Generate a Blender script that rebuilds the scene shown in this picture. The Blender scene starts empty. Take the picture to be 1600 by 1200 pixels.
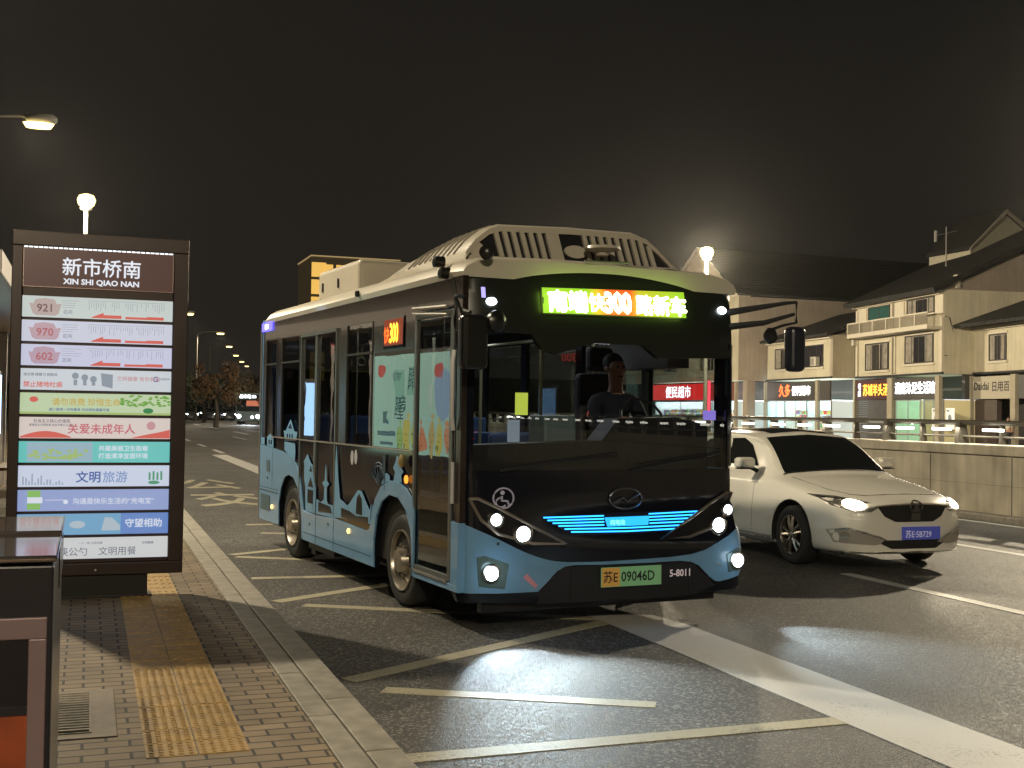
import bpy, bmesh, math, random
from math import sin, cos, pi, radians
from mathutils import Vector, Matrix, geometry
from mathutils.bvhtree import BVHTree
random.seed(7)
S = bpy.context.scene
C = S.collection
# ------------------------------------------------------------------ camera, world, exposure
cam_d = bpy.data.cameras.new("camera"); cam = bpy.data.objects.new("camera", cam_d); C.objects.link(cam)
S.camera = cam
cam_d.sensor_width = 36.0; cam_d.lens = 36.0 * 1850 / 1600; cam_d.clip_start = 0.05; cam_d.clip_end = 2500
cam.matrix_world = (Matrix.Translation((0, 0, 1.65)) @ Matrix.Rotation(radians(-19.6), 4, 'Z')
                    @ Matrix.Rotation(radians(90 + 1.31), 4, 'X') @ Matrix.Rotation(radians(0.88), 4, 'Z'))
S.render.resolution_x = 1024; S.render.resolution_y = 768
S.view_settings.view_transform = 'Standard'; S.view_settings.look = 'None'
S.view_settings.exposure = 0.0; S.view_settings.gamma = 1.0
try:
    S.cycles.use_denoising = True; S.cycles.max_bounces = 7; S.cycles.transparent_max_bounces = 12
    S.cycles.sample_clamp_indirect = 3.0; S.cycles.caustics_reflective = False; S.cycles.caustics_refractive = False
except Exception: pass

W = bpy.data.worlds.new("World"); S.world = W; W.use_nodes = True
nt = W.node_tree; nt.nodes.clear()
def nn(t, ty, **kw):
    n = t.nodes.new(ty)
    for k, v in kw.items(): setattr(n, k, v)
    return n
wo = nn(nt, 'ShaderNodeOutputWorld'); wb = nn(nt, 'ShaderNodeBackground'); tc = nn(nt, 'ShaderNodeTexCoord')
# night sky: brown city glow, brighter low down and to the left of the street
dt = nn(nt, 'ShaderNodeVectorMath', operation='DOT_PRODUCT'); dt.inputs[1].default_value = (-.62, .30, -.55)
nt.links.new(tc.outputs['Generated'], dt.inputs[0])
nz = nn(nt, 'ShaderNodeTexNoise'); nz.inputs['Scale'].default_value = 2.4; nz.inputs['Detail'].default_value = 3
nt.links.new(tc.outputs['Generated'], nz.inputs['Vector'])
ad = nn(nt, 'ShaderNodeMath', operation='MULTIPLY_ADD'); nt.links.new(nz.outputs[0], ad.inputs[0]); ad.inputs[1].default_value = 0.30
nt.links.new(dt.outputs['Value'], ad.inputs[2])
mr = nn(nt, 'ShaderNodeMapRange'); mr.inputs['From Min'].default_value = -0.42; mr.inputs['From Max'].default_value = 0.52
nt.links.new(ad.outputs[0], mr.inputs['Value'])
cr = nn(nt, 'ShaderNodeValToRGB'); nt.links.new(mr.outputs[0], cr.inputs[0])
cr.color_ramp.elements[0].color = (0.0055, 0.0054, 0.0050, 1); cr.color_ramp.elements[1].color = (0.021, 0.0178, 0.0140, 1)
e_ = cr.color_ramp.elements.new(0.5); e_.color = (0.0115, 0.0102, 0.0084, 1)
nt.links.new(cr.outputs[0], wb.inputs[0]); wb.inputs[1].default_value = 1.0
nt.links.new(wb.outputs[0], wo.inputs[0])

# ------------------------------------------------------------------ materials
MATS = {}
def M(name, col=(.5, .5, .5), rough=.5, metal=0, var=0.0, scale=4.0, bump=0.0, bscale=60.0, emit=None, es=0.0, coat=0.0, spec=0.5, streak=0.0, wave=0.0):
    if name in MATS: return MATS[name]
    m = bpy.data.materials.new(name); m.use_nodes = True; t = m.node_tree
    b = t.nodes['Principled BSDF']
    b.inputs['Base Color'].default_value = (*col, 1); b.inputs['Roughness'].default_value = rough
    b.inputs['Metallic'].default_value = metal; b.inputs['Specular IOR Level'].default_value = spec
    b.inputs['Coat Weight'].default_value = coat; b.inputs['Coat Roughness'].default_value = 0.04
    co = nn(t, 'ShaderNodeTexCoord')
    if var > 0:
        n = nn(t, 'ShaderNodeTexNoise'); n.inputs['Scale'].default_value = scale; n.inputs['Detail'].default_value = 6
        t.links.new(co.outputs['Object'], n.inputs['Vector'])
        mp = nn(t, 'ShaderNodeMapRange'); mp.inputs['From Min'].default_value = .3; mp.inputs['From Max'].default_value = .7
        mp.inputs['To Min'].default_value = 1 - var; mp.inputs['To Max'].default_value = 1 + var
        t.links.new(n.outputs[0], mp.inputs[0])
        vm = nn(t, 'ShaderNodeVectorMath', operation='SCALE'); vm.inputs[0].default_value = col
        t.links.new(mp.outputs[0], vm.inputs['Scale']); t.links.new(vm.outputs[0], b.inputs['Base Color'])
        rp = nn(t, 'ShaderNodeMapRange'); rp.inputs['To Min'].default_value = max(rough - .12 * min(1, var * 4), 0.02); rp.inputs['To Max'].default_value = min(rough + .12 * min(1, var * 4), 1)
        t.links.new(n.outputs[0], rp.inputs[0]); t.links.new(rp.outputs[0], b.inputs['Roughness'])
    if streak > 0 and var > 0:
        mpg = nn(t, 'ShaderNodeMapping'); mpg.inputs['Scale'].default_value = (3, 3, .22); t.links.new(co.outputs['Object'], mpg.inputs[0])
        n4 = nn(t, 'ShaderNodeTexNoise'); n4.inputs['Scale'].default_value = 2.0; n4.inputs['Detail'].default_value = 5; t.links.new(mpg.outputs[0], n4.inputs['Vector'])
        m4 = nn(t, 'ShaderNodeMapRange'); m4.inputs['From Min'].default_value = .35; m4.inputs['From Max'].default_value = .6; m4.inputs['To Min'].default_value = 1 - streak; m4.inputs['To Max'].default_value = 1
        t.links.new(n4.outputs[0], m4.inputs[0]); v4 = nn(t, 'ShaderNodeVectorMath', operation='SCALE'); t.links.new(vm.outputs[0], v4.inputs[0]); t.links.new(m4.outputs[0], v4.inputs['Scale']); t.links.new(v4.outputs[0], b.inputs['Base Color'])
    if wave > 0:
        wv = nn(t, 'ShaderNodeTexWave'); wv.bands_direction = 'Y'; wv.inputs['Scale'].default_value = 1.3; wv.inputs['Distortion'].default_value = .4; t.links.new(co.outputs['Object'], wv.inputs['Vector'])
        bp = nn(t, 'ShaderNodeBump'); bp.inputs['Distance'].default_value = wave; t.links.new(wv.outputs['Fac'], bp.inputs['Height']); t.links.new(bp.outputs[0], b.inputs['Normal'])
    elif bump > 0:
        n2 = nn(t, 'ShaderNodeTexNoise'); n2.inputs['Scale'].default_value = bscale; n2.inputs['Detail'].default_value = 4
        t.links.new(co.outputs['Object'], n2.inputs['Vector'])
        bp = nn(t, 'ShaderNodeBump'); bp.inputs['Strength'].default_value = .6; bp.inputs['Distance'].default_value = bump
        t.links.new(n2.outputs[0], bp.inputs['Height']); t.links.new(bp.outputs[0], b.inputs['Normal'])
    if emit:
        b.inputs['Emission Color'].default_value = (*emit, 1); b.inputs['Emission Strength'].default_value = es
    MATS[name] = m
    return m
def glass(name, tint=(.6, .65, .65), rough=0.0, wavy=0.0):
    if name in MATS: return MATS[name]
    m = bpy.data.materials.new(name); m.use_nodes = True; t = m.node_tree; t.nodes.clear()
    o = nn(t, 'ShaderNodeOutputMaterial'); tr = nn(t, 'ShaderNodeBsdfTransparent'); gl = nn(t, 'ShaderNodeBsdfGlossy')
    gl.inputs['Roughness'].default_value = rough; gl.inputs['Color'].default_value = (1, 1, 1, 1)
    tr.inputs['Color'].default_value = (*tint, 1)
    fr = nn(t, 'ShaderNodeFresnel'); fr.inputs['IOR'].default_value = 1.5
    if wavy:
        co = nn(t, 'ShaderNodeTexCoord'); n = nn(t, 'ShaderNodeTexNoise'); n.inputs['Scale'].default_value = 3.2; n.inputs['Detail'].default_value = 1.0
        t.links.new(co.outputs['Object'], n.inputs['Vector']); bp = nn(t, 'ShaderNodeBump'); bp.inputs['Strength'].default_value = 1; bp.inputs['Distance'].default_value = wavy
        t.links.new(n.outputs[0], bp.inputs['Height']); t.links.new(bp.outputs[0], gl.inputs['Normal'])
    ge = nn(t, 'ShaderNodeNewGeometry')   # same reflectance from either side of the sheet
    ior = nn(t, 'ShaderNodeMapRange'); ior.inputs['To Min'].default_value = 1.5; ior.inputs['To Max'].default_value = 1 / 1.5
    t.links.new(ge.outputs['Backfacing'], ior.inputs[0]); t.links.new(ior.outputs[0], fr.inputs['IOR'])
    mx = nn(t, 'ShaderNodeMixShader'); t.links.new(fr.outputs[0], mx.inputs[0]); t.links.new(tr.outputs[0], mx.inputs[1]); t.links.new(gl.outputs[0], mx.inputs[2])
    t.links.new(mx.outputs[0], o.inputs[0]); MATS[name] = m
    return m
def EM(name, col=(), es=0, base=None):
    return M(name, base or (.02, .02, .02), .4, emit=col, es=es)

# ------------------------------------------------------------------ mesh builder
class Fr:                                   # a plane frame: origin, right, up; outward normal = right x up
    def __init__(s, o, u, v): s.o = Vector(o); s.u = Vector(u).normalized(); s.v = Vector(v).normalized(); s.n = s.u.cross(s.v)
    def p(s, a, b, d=0): return s.o + s.u * a + s.v * b + s.n * d
XZ = Fr((0, 0, 0), (1, 0, 0), (0, 0, 1))    # faces -y
class MB:
    def __init__(s): s.v = []; s.f = []
    def add(s, vs, fs):
        k = len(s.v); s.v += [tuple(x) for x in vs]; s.f += [tuple(i + k for i in f) for f in fs]; return s
    def box(s, x0, x1, y0, y1, z0, z1):
        return s.add([(x0, y0, z0), (x1, y0, z0), (x1, y1, z0), (x0, y1, z0), (x0, y0, z1), (x1, y0, z1), (x1, y1, z1), (x0, y1, z1)],
                     [(3, 2, 1, 0), (4, 5, 6, 7), (0, 1, 5, 4), (1, 2, 6, 5), (2, 3, 7, 6), (3, 0, 4, 7)])
    def prism(s, fr, pts, d0, d1):
        n = len(pts)
        a = sum(pts[i][0] * pts[(i + 1) % n][1] - pts[(i + 1) % n][0] * pts[i][1] for i in range(n))
        if a < 0: pts = pts[::-1]
        return s.add([fr.p(a, b, d0) for a, b in pts] + [fr.p(a, b, d1) for a, b in pts],
                     [tuple(range(n - 1, -1, -1)), tuple(range(n, 2 * n))] + [(i, (i + 1) % n, n + (i + 1) % n, n + i) for i in range(n)])
    def rect(s, fr, a0, a1, b0, b1, d0, d1): return s.prism(fr, [(a0, b0), (a1, b0), (a1, b1), (a0, b1)], d0, d1)
    def tube(s, pts, r, seg=10, cap=True):
        pts = [Vector(p) for p in pts]; rs = r if isinstance(r, (list, tuple)) else [r] * len(pts)
        vs = []; fs = []
        for i, p in enumerate(pts):
            t = (pts[min(i + 1, len(pts) - 1)] - pts[max(i - 1, 0)]).normalized()
            up = Vector((0, 0, 1)) if abs(t.z) < .9 else Vector((1, 0, 0))
            a = t.cross(up).normalized(); b = a.cross(t)
            for k in range(seg):
                an = 2 * pi * k / seg; vs.append(p + (a * cos(an) + b * sin(an)) * rs[i])
        for i in range(len(pts) - 1):
            for k in range(seg):
                k2 = (k + 1) % seg; fs.append((i * seg + k, i * seg + k2, (i + 1) * seg + k2, (i + 1) * seg + k))
        if cap: fs += [tuple(range(seg - 1, -1, -1)), tuple((len(pts) - 1) * seg + k for k in range(seg))]
        return s.add(vs, fs)
    def lathe(s, o, ax, prof, seg=32):      # prof: (distance along ax, radius)
        o = Vector(o); ax = Vector(ax).normalized(); a = ax.orthogonal().normalized(); b = ax.cross(a); vs = []; fs = []
        for h, r in prof:
            for k in range(seg):
                an = 2 * pi * k / seg; vs.append(o + ax * h + (a * cos(an) + b * sin(an)) * max(r, 1e-4))
        n = len(prof)
        for i in range(n - 1):
            for k in range(seg):
                k2 = (k + 1) % seg; fs.append((i * seg + k, i * seg + k2, (i + 1) * seg + k2, (i + 1) * seg + k))
        fs += [tuple(range(seg - 1, -1, -1)), tuple((n - 1) * seg + k for k in range(seg))]
        return s.add(vs, fs)
    def patch(s, out, fn, d0, d1, res=.06, hole=None):  # outline filled with a grid and laid on a curved surface fn(u, v, d)
        n = len(out); pts = []
        for i in range(n):
            a, b = Vector(out[i]), Vector(out[(i + 1) % n]); k = max(1, int((b - a).length / res))
            pts += [a + (b - a) * j / k for j in range(k)]
        nb = len(pts); us = [p[0] for p in pts]; vs_ = [p[1] for p in pts]
        def inside(x, y):
            c = False
            for i in range(nb):
                x1, y1 = pts[i]; x2, y2 = pts[i - 1]
                if (y1 > y) != (y2 > y) and x < (x2 - x1) * (y - y1) / (y2 - y1) + x1: c = not c
            return c
        allp = list(pts); u = min(us) + res * .5
        while u < max(us):
            v = min(vs_) + res * .5
            while v < max(vs_):
                if inside(u, v) and min((Vector((u, v)) - q).length_squared for q in pts) > (res * .4) ** 2: allp.append(Vector((u, v)))
                v += res
            u += res
        r = geometry.delaunay_2d_cdt([Vector(p) for p in allp], [(i, (i + 1) % nb) for i in range(nb)], [], 0, 1e-6)
        V2, F2 = r[0], r[2]
        F2 = [f for f in F2 if inside(sum(V2[i][0] for i in f) / 3, sum(V2[i][1] for i in f) / 3)]
        m = len(V2); top = [fn(p[0], p[1], d1) for p in V2]
        if d0 is None: return s.add(top, F2)
        bot = [fn(p[0], p[1], d0) for p in V2]
        cnt = {}
        for f in F2:
            for i in range(3):
                e = (f[i], f[(i + 1) % 3]); cnt[e] = cnt.get(e, 0) + 1
        be = [e for e in cnt if (e[1], e[0]) not in cnt]
        return s.add(top + bot, [tuple(f) for f in F2] + [(f[2] + m, f[1] + m, f[0] + m) for f in F2] + [(a, a + m, b + m, b)[::-1] for a, b in be])
    def build(s, name, mat, parent=None, smooth=False, bevel=0, label=None, seg=2):
        me = bpy.data.meshes.new(name); me.from_pydata(s.v, [], s.f); me.update()
        o = bpy.data.objects.new(name, me); C.objects.link(o)
        if mat: me.materials.append(mat)
        if parent is not None: o.parent = parent
        if smooth:
            me.polygons.foreach_set('use_smooth', [True] * len(me.polygons))
            try: me.set_sharp_from_angle(angle=radians(40))
            except Exception: pass
        if bevel:
            b = o.modifiers.new('bevel', 'BEVEL'); b.width = bevel; b.segments = seg; b.limit_method = 'ANGLE'; b.angle_limit = radians(35)
        if label: o['label'] = label
        return o
_tx = {}
def text(mb, fr, s, a, b, size, align='LEFT', bold=0.0, d=0.003, th=0.004, sx=1.0):
    if bold and any(ord(ch) > 255 for ch in s):
        b_ = bold * size * .55
        for k, (ox, oy) in enumerate(((0, 0), (b_, 0), (-b_, 0), (0, b_), (0, -b_), (b_ * .7, b_ * .7), (-b_ * .7, -b_ * .7))):
            text(mb, fr, s, a + ox, b + oy, size, align, 0.0, d, th + k * .00012, sx)
        return mb
    key = (s, align, bold)
    if key not in _tx:
        c = bpy.data.curves.new('lettering', 'FONT'); c.body = s; c.size = 1; c.align_x = align; c.offset = bold; c.resolution_u = 2
        o = bpy.data.objects.new('lettering', c); C.objects.link(o)
        dg = bpy.context.evaluated_depsgraph_get(); dg.update()
        me = bpy.data.meshes.new_from_object(o.evaluated_get(dg))
        _tx[key] = ([v.co.copy() for v in me.vertices], [tuple(p.vertices) for p in me.polygons])
        bpy.data.objects.remove(o); bpy.data.curves.remove(c); bpy.data.meshes.remove(me)
    vs, fs = _tx[key]
    mb.add([fr.p(a + v.x * size * sx, b + v.y * size, d + th) for v in vs], fs)
    return mb
def tag(o, label=None, cat=None, group=None, kind=None):
    if label: o['label'] = label
    if cat: o['category'] = cat
    if group: o['group'] = group
    if kind: o['kind'] = kind
    return o
def thing(name, label, cat, loc=(0, 0, 0), rz=0, group=None):
    o = bpy.data.objects.new(name, None); C.objects.link(o); o.location = loc; o.rotation_euler = (0, 0, rz); o.empty_display_size = .2
    return tag(o, label, cat, group)
def dup(r, loc, rz=0, label=None, group=None, swap=None):
    c = r.copy(); C.objects.link(c); c.location = loc; c.rotation_euler = (0, 0, rz)
    if label: c['label'] = label
    if group: c['group'] = group
    def rec(src, dst):
        for ch in src.children:
            k = ch.copy(); C.objects.link(k); k.parent = dst; rec(ch, k)
    rec(r, c); return c
def arc(cx, cy, r, a0, a1, n): return [(cx + r * cos(radians(a0 + (a1 - a0) * i / n)), cy + r * sin(radians(a0 + (a1 - a0) * i / n))) for i in range(n + 1)]
def circ(cx, cy, r, n=20, ry=None): return [(cx + r * cos(2 * pi * i / n), cy + (ry or r) * sin(2 * pi * i / n)) for i in range(n)]

def catmull(P, n):
    out = []; m = len(P)
    for i in range(m - 1):
        a, b, c, d = P[max(i - 1, 0)], P[i], P[i + 1], P[min(i + 2, m - 1)]
        for k in range(n):
            t = k / n; out.append(tuple(.5 * (2 * b[j] + (c[j] - a[j]) * t + (2 * a[j] - 5 * b[j] + 4 * c[j] - d[j]) * t * t + (3 * b[j] - a[j] - 3 * c[j] + d[j]) * t ** 3) for j in range(len(b))))
    out.append(tuple(P[-1])); return out
# ------------------------------------------------------------------ setting: ground, road, pavement
def asphalt():
    m = bpy.data.materials.new('asphalt'); m.use_nodes = True; t = m.node_tree; b = t.nodes['Principled BSDF']; co = nn(t, 'ShaderNodeTexCoord')
    v = nn(t, 'ShaderNodeTexVoronoi'); v.inputs['Scale'].default_value = 62; t.links.new(co.outputs['Object'], v.inputs['Vector'])
    n = nn(t, 'ShaderNodeTexNoise'); n.inputs['Scale'].default_value = 95; n.inputs['Detail'].default_value = 3; t.links.new(co.outputs['Object'], n.inputs['Vector'])
    n2 = nn(t, 'ShaderNodeTexNoise'); n2.inputs['Scale'].default_value = .55; n2.inputs['Detail'].default_value = 6; t.links.new(co.outputs['Object'], n2.inputs['Vector'])
    bw = nn(t, 'ShaderNodeRGBToBW'); t.links.new(v.outputs['Color'], bw.inputs[0])
    ml = nn(t, 'ShaderNodeMath', operation='MULTIPLY'); t.links.new(bw.outputs[0], ml.inputs[0]); t.links.new(n.outputs[0], ml.inputs[1])
    r = nn(t, 'ShaderNodeValToRGB'); t.links.new(ml.outputs[0], r.inputs[0])
    r.color_ramp.elements[0].position = .12; r.color_ramp.elements[0].color = (.018, .017, .016, 1)
    r.color_ramp.elements[1].position = .42; r.color_ramp.elements[1].color = (.225, .212, .195, 1)
    e = r.color_ramp.elements.new(.3); e.color = (.050, .046, .041, 1)
    mp = nn(t, 'ShaderNodeMapRange'); mp.inputs['From Min'].default_value = .3; mp.inputs['From Max'].default_value = .7; mp.inputs['To Min'].default_value = .62; mp.inputs['To Max'].default_value = 1.3
    t.links.new(n2.outputs[0], mp.inputs[0]); vm = nn(t, 'ShaderNodeVectorMath', operation='SCALE')
    t.links.new(r.outputs[0], vm.inputs[0]); t.links.new(mp.outputs[0], vm.inputs['Scale']); t.links.new(vm.outputs[0], b.inputs['Base Color'])
    rr = nn(t, 'ShaderNodeMapRange'); rr.inputs['To Min'].default_value = .55; rr.inputs['To Max'].default_value = .9
    t.links.new(bw.outputs[0], rr.inputs[0]); t.links.new(rr.outputs[0], b.inputs['Roughness'])
    bp = nn(t, 'ShaderNodeBump'); bp.inputs['Strength'].default_value = 1.0; bp.inputs['Distance'].default_value = .014
    t.links.new(ml.outputs[0], bp.inputs['Height']); t.links.new(bp.outputs[0], b.inputs['Normal'])
    return m
def paver():
    m = bpy.data.materials.new('paver'); m.use_nodes = True; t = m.node_tree; b = t.nodes['Principled BSDF']; co = nn(t, 'ShaderNodeTexCoord')
    k = nn(t, 'ShaderNodeTexBrick'); k.inputs['Scale'].default_value = 1; k.inputs['Brick Width'].default_value = .205; k.inputs['Row Height'].default_value = .102
    k.inputs['Mortar Size'].default_value = .0075; k.inputs['Mortar Smooth'].default_value = .3
    k.inputs['Color1'].default_value = (.25, .185, .115, 1); k.inputs['Color2'].default_value = (.175, .13, .083, 1); k.inputs['Mortar'].default_value = (.022, .018, .014, 1)
    t.links.new(co.outputs['Object'], k.inputs['Vector'])
    n = nn(t, 'ShaderNodeTexNoise'); n.inputs['Scale'].default_value = 2.3; n.inputs['Detail'].default_value = 8; t.links.new(co.outputs['Object'], n.inputs['Vector'])
    mp = nn(t, 'ShaderNodeMapRange'); mp.inputs['From Min'].default_value = .3; mp.inputs['From Max'].default_value = .7; mp.inputs['To Min'].default_value = .68; mp.inputs['To Max'].default_value = 1.3
    t.links.new(n.outputs[0], mp.inputs[0]); vm = nn(t, 'ShaderNodeVectorMath', operation='SCALE')
    t.links.new(k.outputs['Color'], vm.inputs[0]); t.links.new(mp.outputs[0], vm.inputs['Scale']); t.links.new(vm.outputs[0], b.inputs['Base Color'])
    b.inputs['Roughness'].default_value = .7
    n3 = nn(t, 'ShaderNodeTexNoise'); n3.inputs['Scale'].default_value = 120; t.links.new(co.outputs['Object'], n3.inputs['Vector'])
    mm = nn(t, 'ShaderNodeMath', operation='MULTIPLY_ADD'); t.links.new(n3.outputs[0], mm.inputs[0]); mm.inputs[1].default_value = .25
    inv = nn(t, 'ShaderNodeMath', operation='SUBTRACT'); inv.inputs[0].default_value = 1; t.links.new(k.outputs['Fac'], inv.inputs[1]); t.links.new(inv.outputs[0], mm.inputs[2])
    bp = nn(t, 'ShaderNodeBump'); bp.inputs['Strength'].default_value = 1.0; bp.inputs['Distance'].default_value = .008
    t.links.new(mm.outputs[0], bp.inputs['Height']); t.links.new(bp.outputs[0], b.inputs['Normal'])
    return m
def paint(name, col, wear=.5):
    m = bpy.data.materials.new(name); m.use_nodes = True; t = m.node_tree; b = t.nodes['Principled BSDF']; co = nn(t, 'ShaderNodeTexCoord')
    n = nn(t, 'ShaderNodeTexNoise'); n.inputs['Scale'].default_value = 55; n.inputs['Detail'].default_value = 5; t.links.new(co.outputs['Object'], n.inputs['Vector'])
    n2 = nn(t, 'ShaderNodeTexNoise'); n2.inputs['Scale'].default_value = 2.2; n2.inputs['Detail'].default_value = 7; t.links.new(co.outputs['Object'], n2.inputs['Vector'])
    a = nn(t, 'ShaderNodeMath', operation='MULTIPLY_ADD'); t.links.new(n2.outputs[0], a.inputs[0]); a.inputs[1].default_value = .8; t.links.new(n.outputs[0], a.inputs[2])
    r = nn(t, 'ShaderNodeValToRGB'); t.links.new(a.outputs[0], r.inputs[0])
    r.color_ramp.elements[0].position = wear; r.color_ramp.elements[0].color = (.10, .095, .085, 1)
    r.color_ramp.elements[1].position = wear + .28; r.color_ramp.elements[1].color = (*col, 1)
    t.links.new(r.outputs[0], b.inputs['Base Color']); b.inputs['Roughness'].default_value = .65
    bp = nn(t, 'ShaderNodeBump'); bp.inputs['Strength'].default_value = .5; bp.inputs['Distance'].default_value = .003
    t.links.new(n.outputs[0], bp.inputs['Height']); t.links.new(bp.outputs[0], b.inputs['Normal'])
    return m
A_ = asphalt()
tag(MB().box(-700, 800, -80, 1400, -.3, -.02).build('ground', M('earth', (.05, .045, .035), .9, var=.3)), kind='structure')
tag(MB().box(1.1, 13.9, -40, 75, -.2, 0).box(-300, 13.9, 75, 400, -.2, 0).box(13.9, 120, 100, 400, -.2, 0).build('road', A_), kind='structure')
tag(MB().box(14.4, 120, -40, 100, -.2, 0).build('side_road', A_), kind='structure')
yl = paint('yellow_white_paint', (.36, .33, .23), .60); wh = paint('white_paint', (.44, .43, .41), .52)
UP = Fr((0, 0, 0), (1, 0, 0), (0, 1, 0))
zz = MB()
def stripe(mb, a, b, w, z=.004):
    a, b = Vector(a), Vector(b); t = (b - a).normalized(); n = Vector((-t.y, t.x)) * w / 2
    mb.prism(UP, [tuple(a - n), tuple(b - n), tuple(b + n), tuple(a + n)], -.01, z)
for a, b in [((1.45, 5.46), (3.86, 5.47)), ((1.66, 6.83), (3.05, 6.06)), ((1.52, 7.13), (3.88, 8.58)), ((1.72, 9.93), (3.86, 8.72)),
             ((1.52, 10.16), (3.9, 11.72)), ((1.5, 11.6), (3.0, 11.5)), ((1.55, 13.3), (3.9, 12.0)), ((1.52, 13.5), (3.9, 14.9)), ((2.15, 15.75), (3.9, 15.1)), ((2.1, 16.9), (3.9, 16.95))]:
    stripe(zz, a, b, .14)
tag(zz.build('zigzag_marking', yl), kind='structure')
ln = MB()
ln.prism(UP, [(3.86, -20), (4.40, -20), (4.43, 8.3), (4.36, 8.75), (3.84, 8.9), (3.86, 8.3)], -.01, .0045)
ln.rect(UP, 3.95, 4.45, 19, 41.5, -.01, .0045)
ln.rect(UP, 7.43, 7.57, 1.5, 10.55, -.01, .0045)
for y in (16, 31, 46, 61): ln.rect(UP, 7.43, 7.57, y, y + 6, -.01, .0045)
for y in (43, 50, 58, 66): ln.rect(UP, 4.40, 4.58, y, y + 3.4, -.01, .0045)
for y in (73, 90, 106): ln.rect(UP, 8.9, 9.2, y, y + 7, -.01, .0045)
ln.rect(UP, 10.6, 10.75, -20, 90, -.01, .0045); ln.rect(UP, 13.3, 13.42, -20, 90, -.01, .0045)
for x in (6, 9.5, 13, 16.5): ln.rect(UP, x, x + 1.6, 118, 119.2, -.01, .0045)
tag(ln.build('lane_marking', wh), kind='structure')
rm = MB(); gf = Fr((1.95, 20.4, 0), (1, .0, 0), (0, 1, 0))
for s_, y in (('公', 24.6), ('交', 20.4)):
    vs_f = Fr((1.72, y, 0), (1, 0, 0), (0, 3.2, 0))
    k0 = len(rm.v); text(rm, Fr((0, 0, 0), (1, 0, 0), (0, 1, 0)), s_, 0, 0, 1.3, bold=.03, d=.001)
    rm.v[k0:] = [(1.72 + v[0], y + v[1] * 2.6, v[2]) for v in rm.v[k0:]]
tag(rm.build('bus_lane_marking', yl), kind='structure')
# pavement, tactile strip, kerb
pv = paver()
tag(MB().box(-14, 1.045, -20, 75, -.2, .12).build('pavement', pv), kind='structure')
kb = MB(); y = -6.0
while y < 74:
    L = .98; kb.box(1.053, 1.185, y, y + L, -.1, .1215 + random.uniform(-.001, .001)); kb.box(1.194, 1.356, y + .32, y + L + .32, -.1, .124 + random.uniform(-.0015, .0015)); y += L + .012
tag(kb.build('kerb', M('granite', (.27, .25, .21), .6, var=.25, scale=9, bump=.002, bscale=90), bevel=.006), kind='structure')
def tac(y0, y1, dots, mb):
    y = y0
    while y < y1 - .1:
        for x in (.262, .487):
            mb.box(x + .002, x + .219, y + .004, y + .221, .1, .1245 + random.uniform(-.0012, .0012))
            if dots:
                for i in range(5):
                    for j in range(5):
                        cx, cy = x + .026 + i * .042, y + .028 + j * .042
                        mb.add([(cx + .015 * cos(k * pi / 3), cy + .015 * sin(k * pi / 3), .1245) for k in range(6)] + [(cx + .009 * cos(k * pi / 3), cy + .009 * sin(k * pi / 3), .1295) for k in range(6)],
                               [(k, (k + 1) % 6, 6 + (k + 1) % 6, 6 + k) for k in range(6)] + [tuple(range(6, 12))])
            else:
                for i in range(4): mb.box(x + .022 + i * .052, x + .044 + i * .052, y + .015, y + .21, .12, .129)
        y += .2255
tm = MB(); tac(5.38, 7.1, True, tm); tac(7.18, 26, False, tm)
tag(tm.build('tactile_strip', M('tactile', (.38, .24, .075), .6, var=.25, scale=11, bump=.001, bscale=200)), kind='structure')
mh = MB().box(-.62, .155, 5.78, 6.75, .1, .126)
mo = tag(mh.build('inspection_cover', M('cover_frame', (.21, .17, .125), .65, var=.25, scale=12, bump=.002), bevel=.004), 'rectangular ribbed inspection cover in the pavement beside the yellow strip', 'cover')
mr_ = MB().box(-.58, .04, 5.86, 6.67, .12, .131)
for i in range(16): mr_.box(-.57, .03, 5.88 + i * .05, 5.903 + i * .05, .128, .139)
mr_.build('ribbed_plate', M('cover_plate', (.23, .19, .14), .6, var=.25, scale=15, bump=.002), mo)

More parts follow.
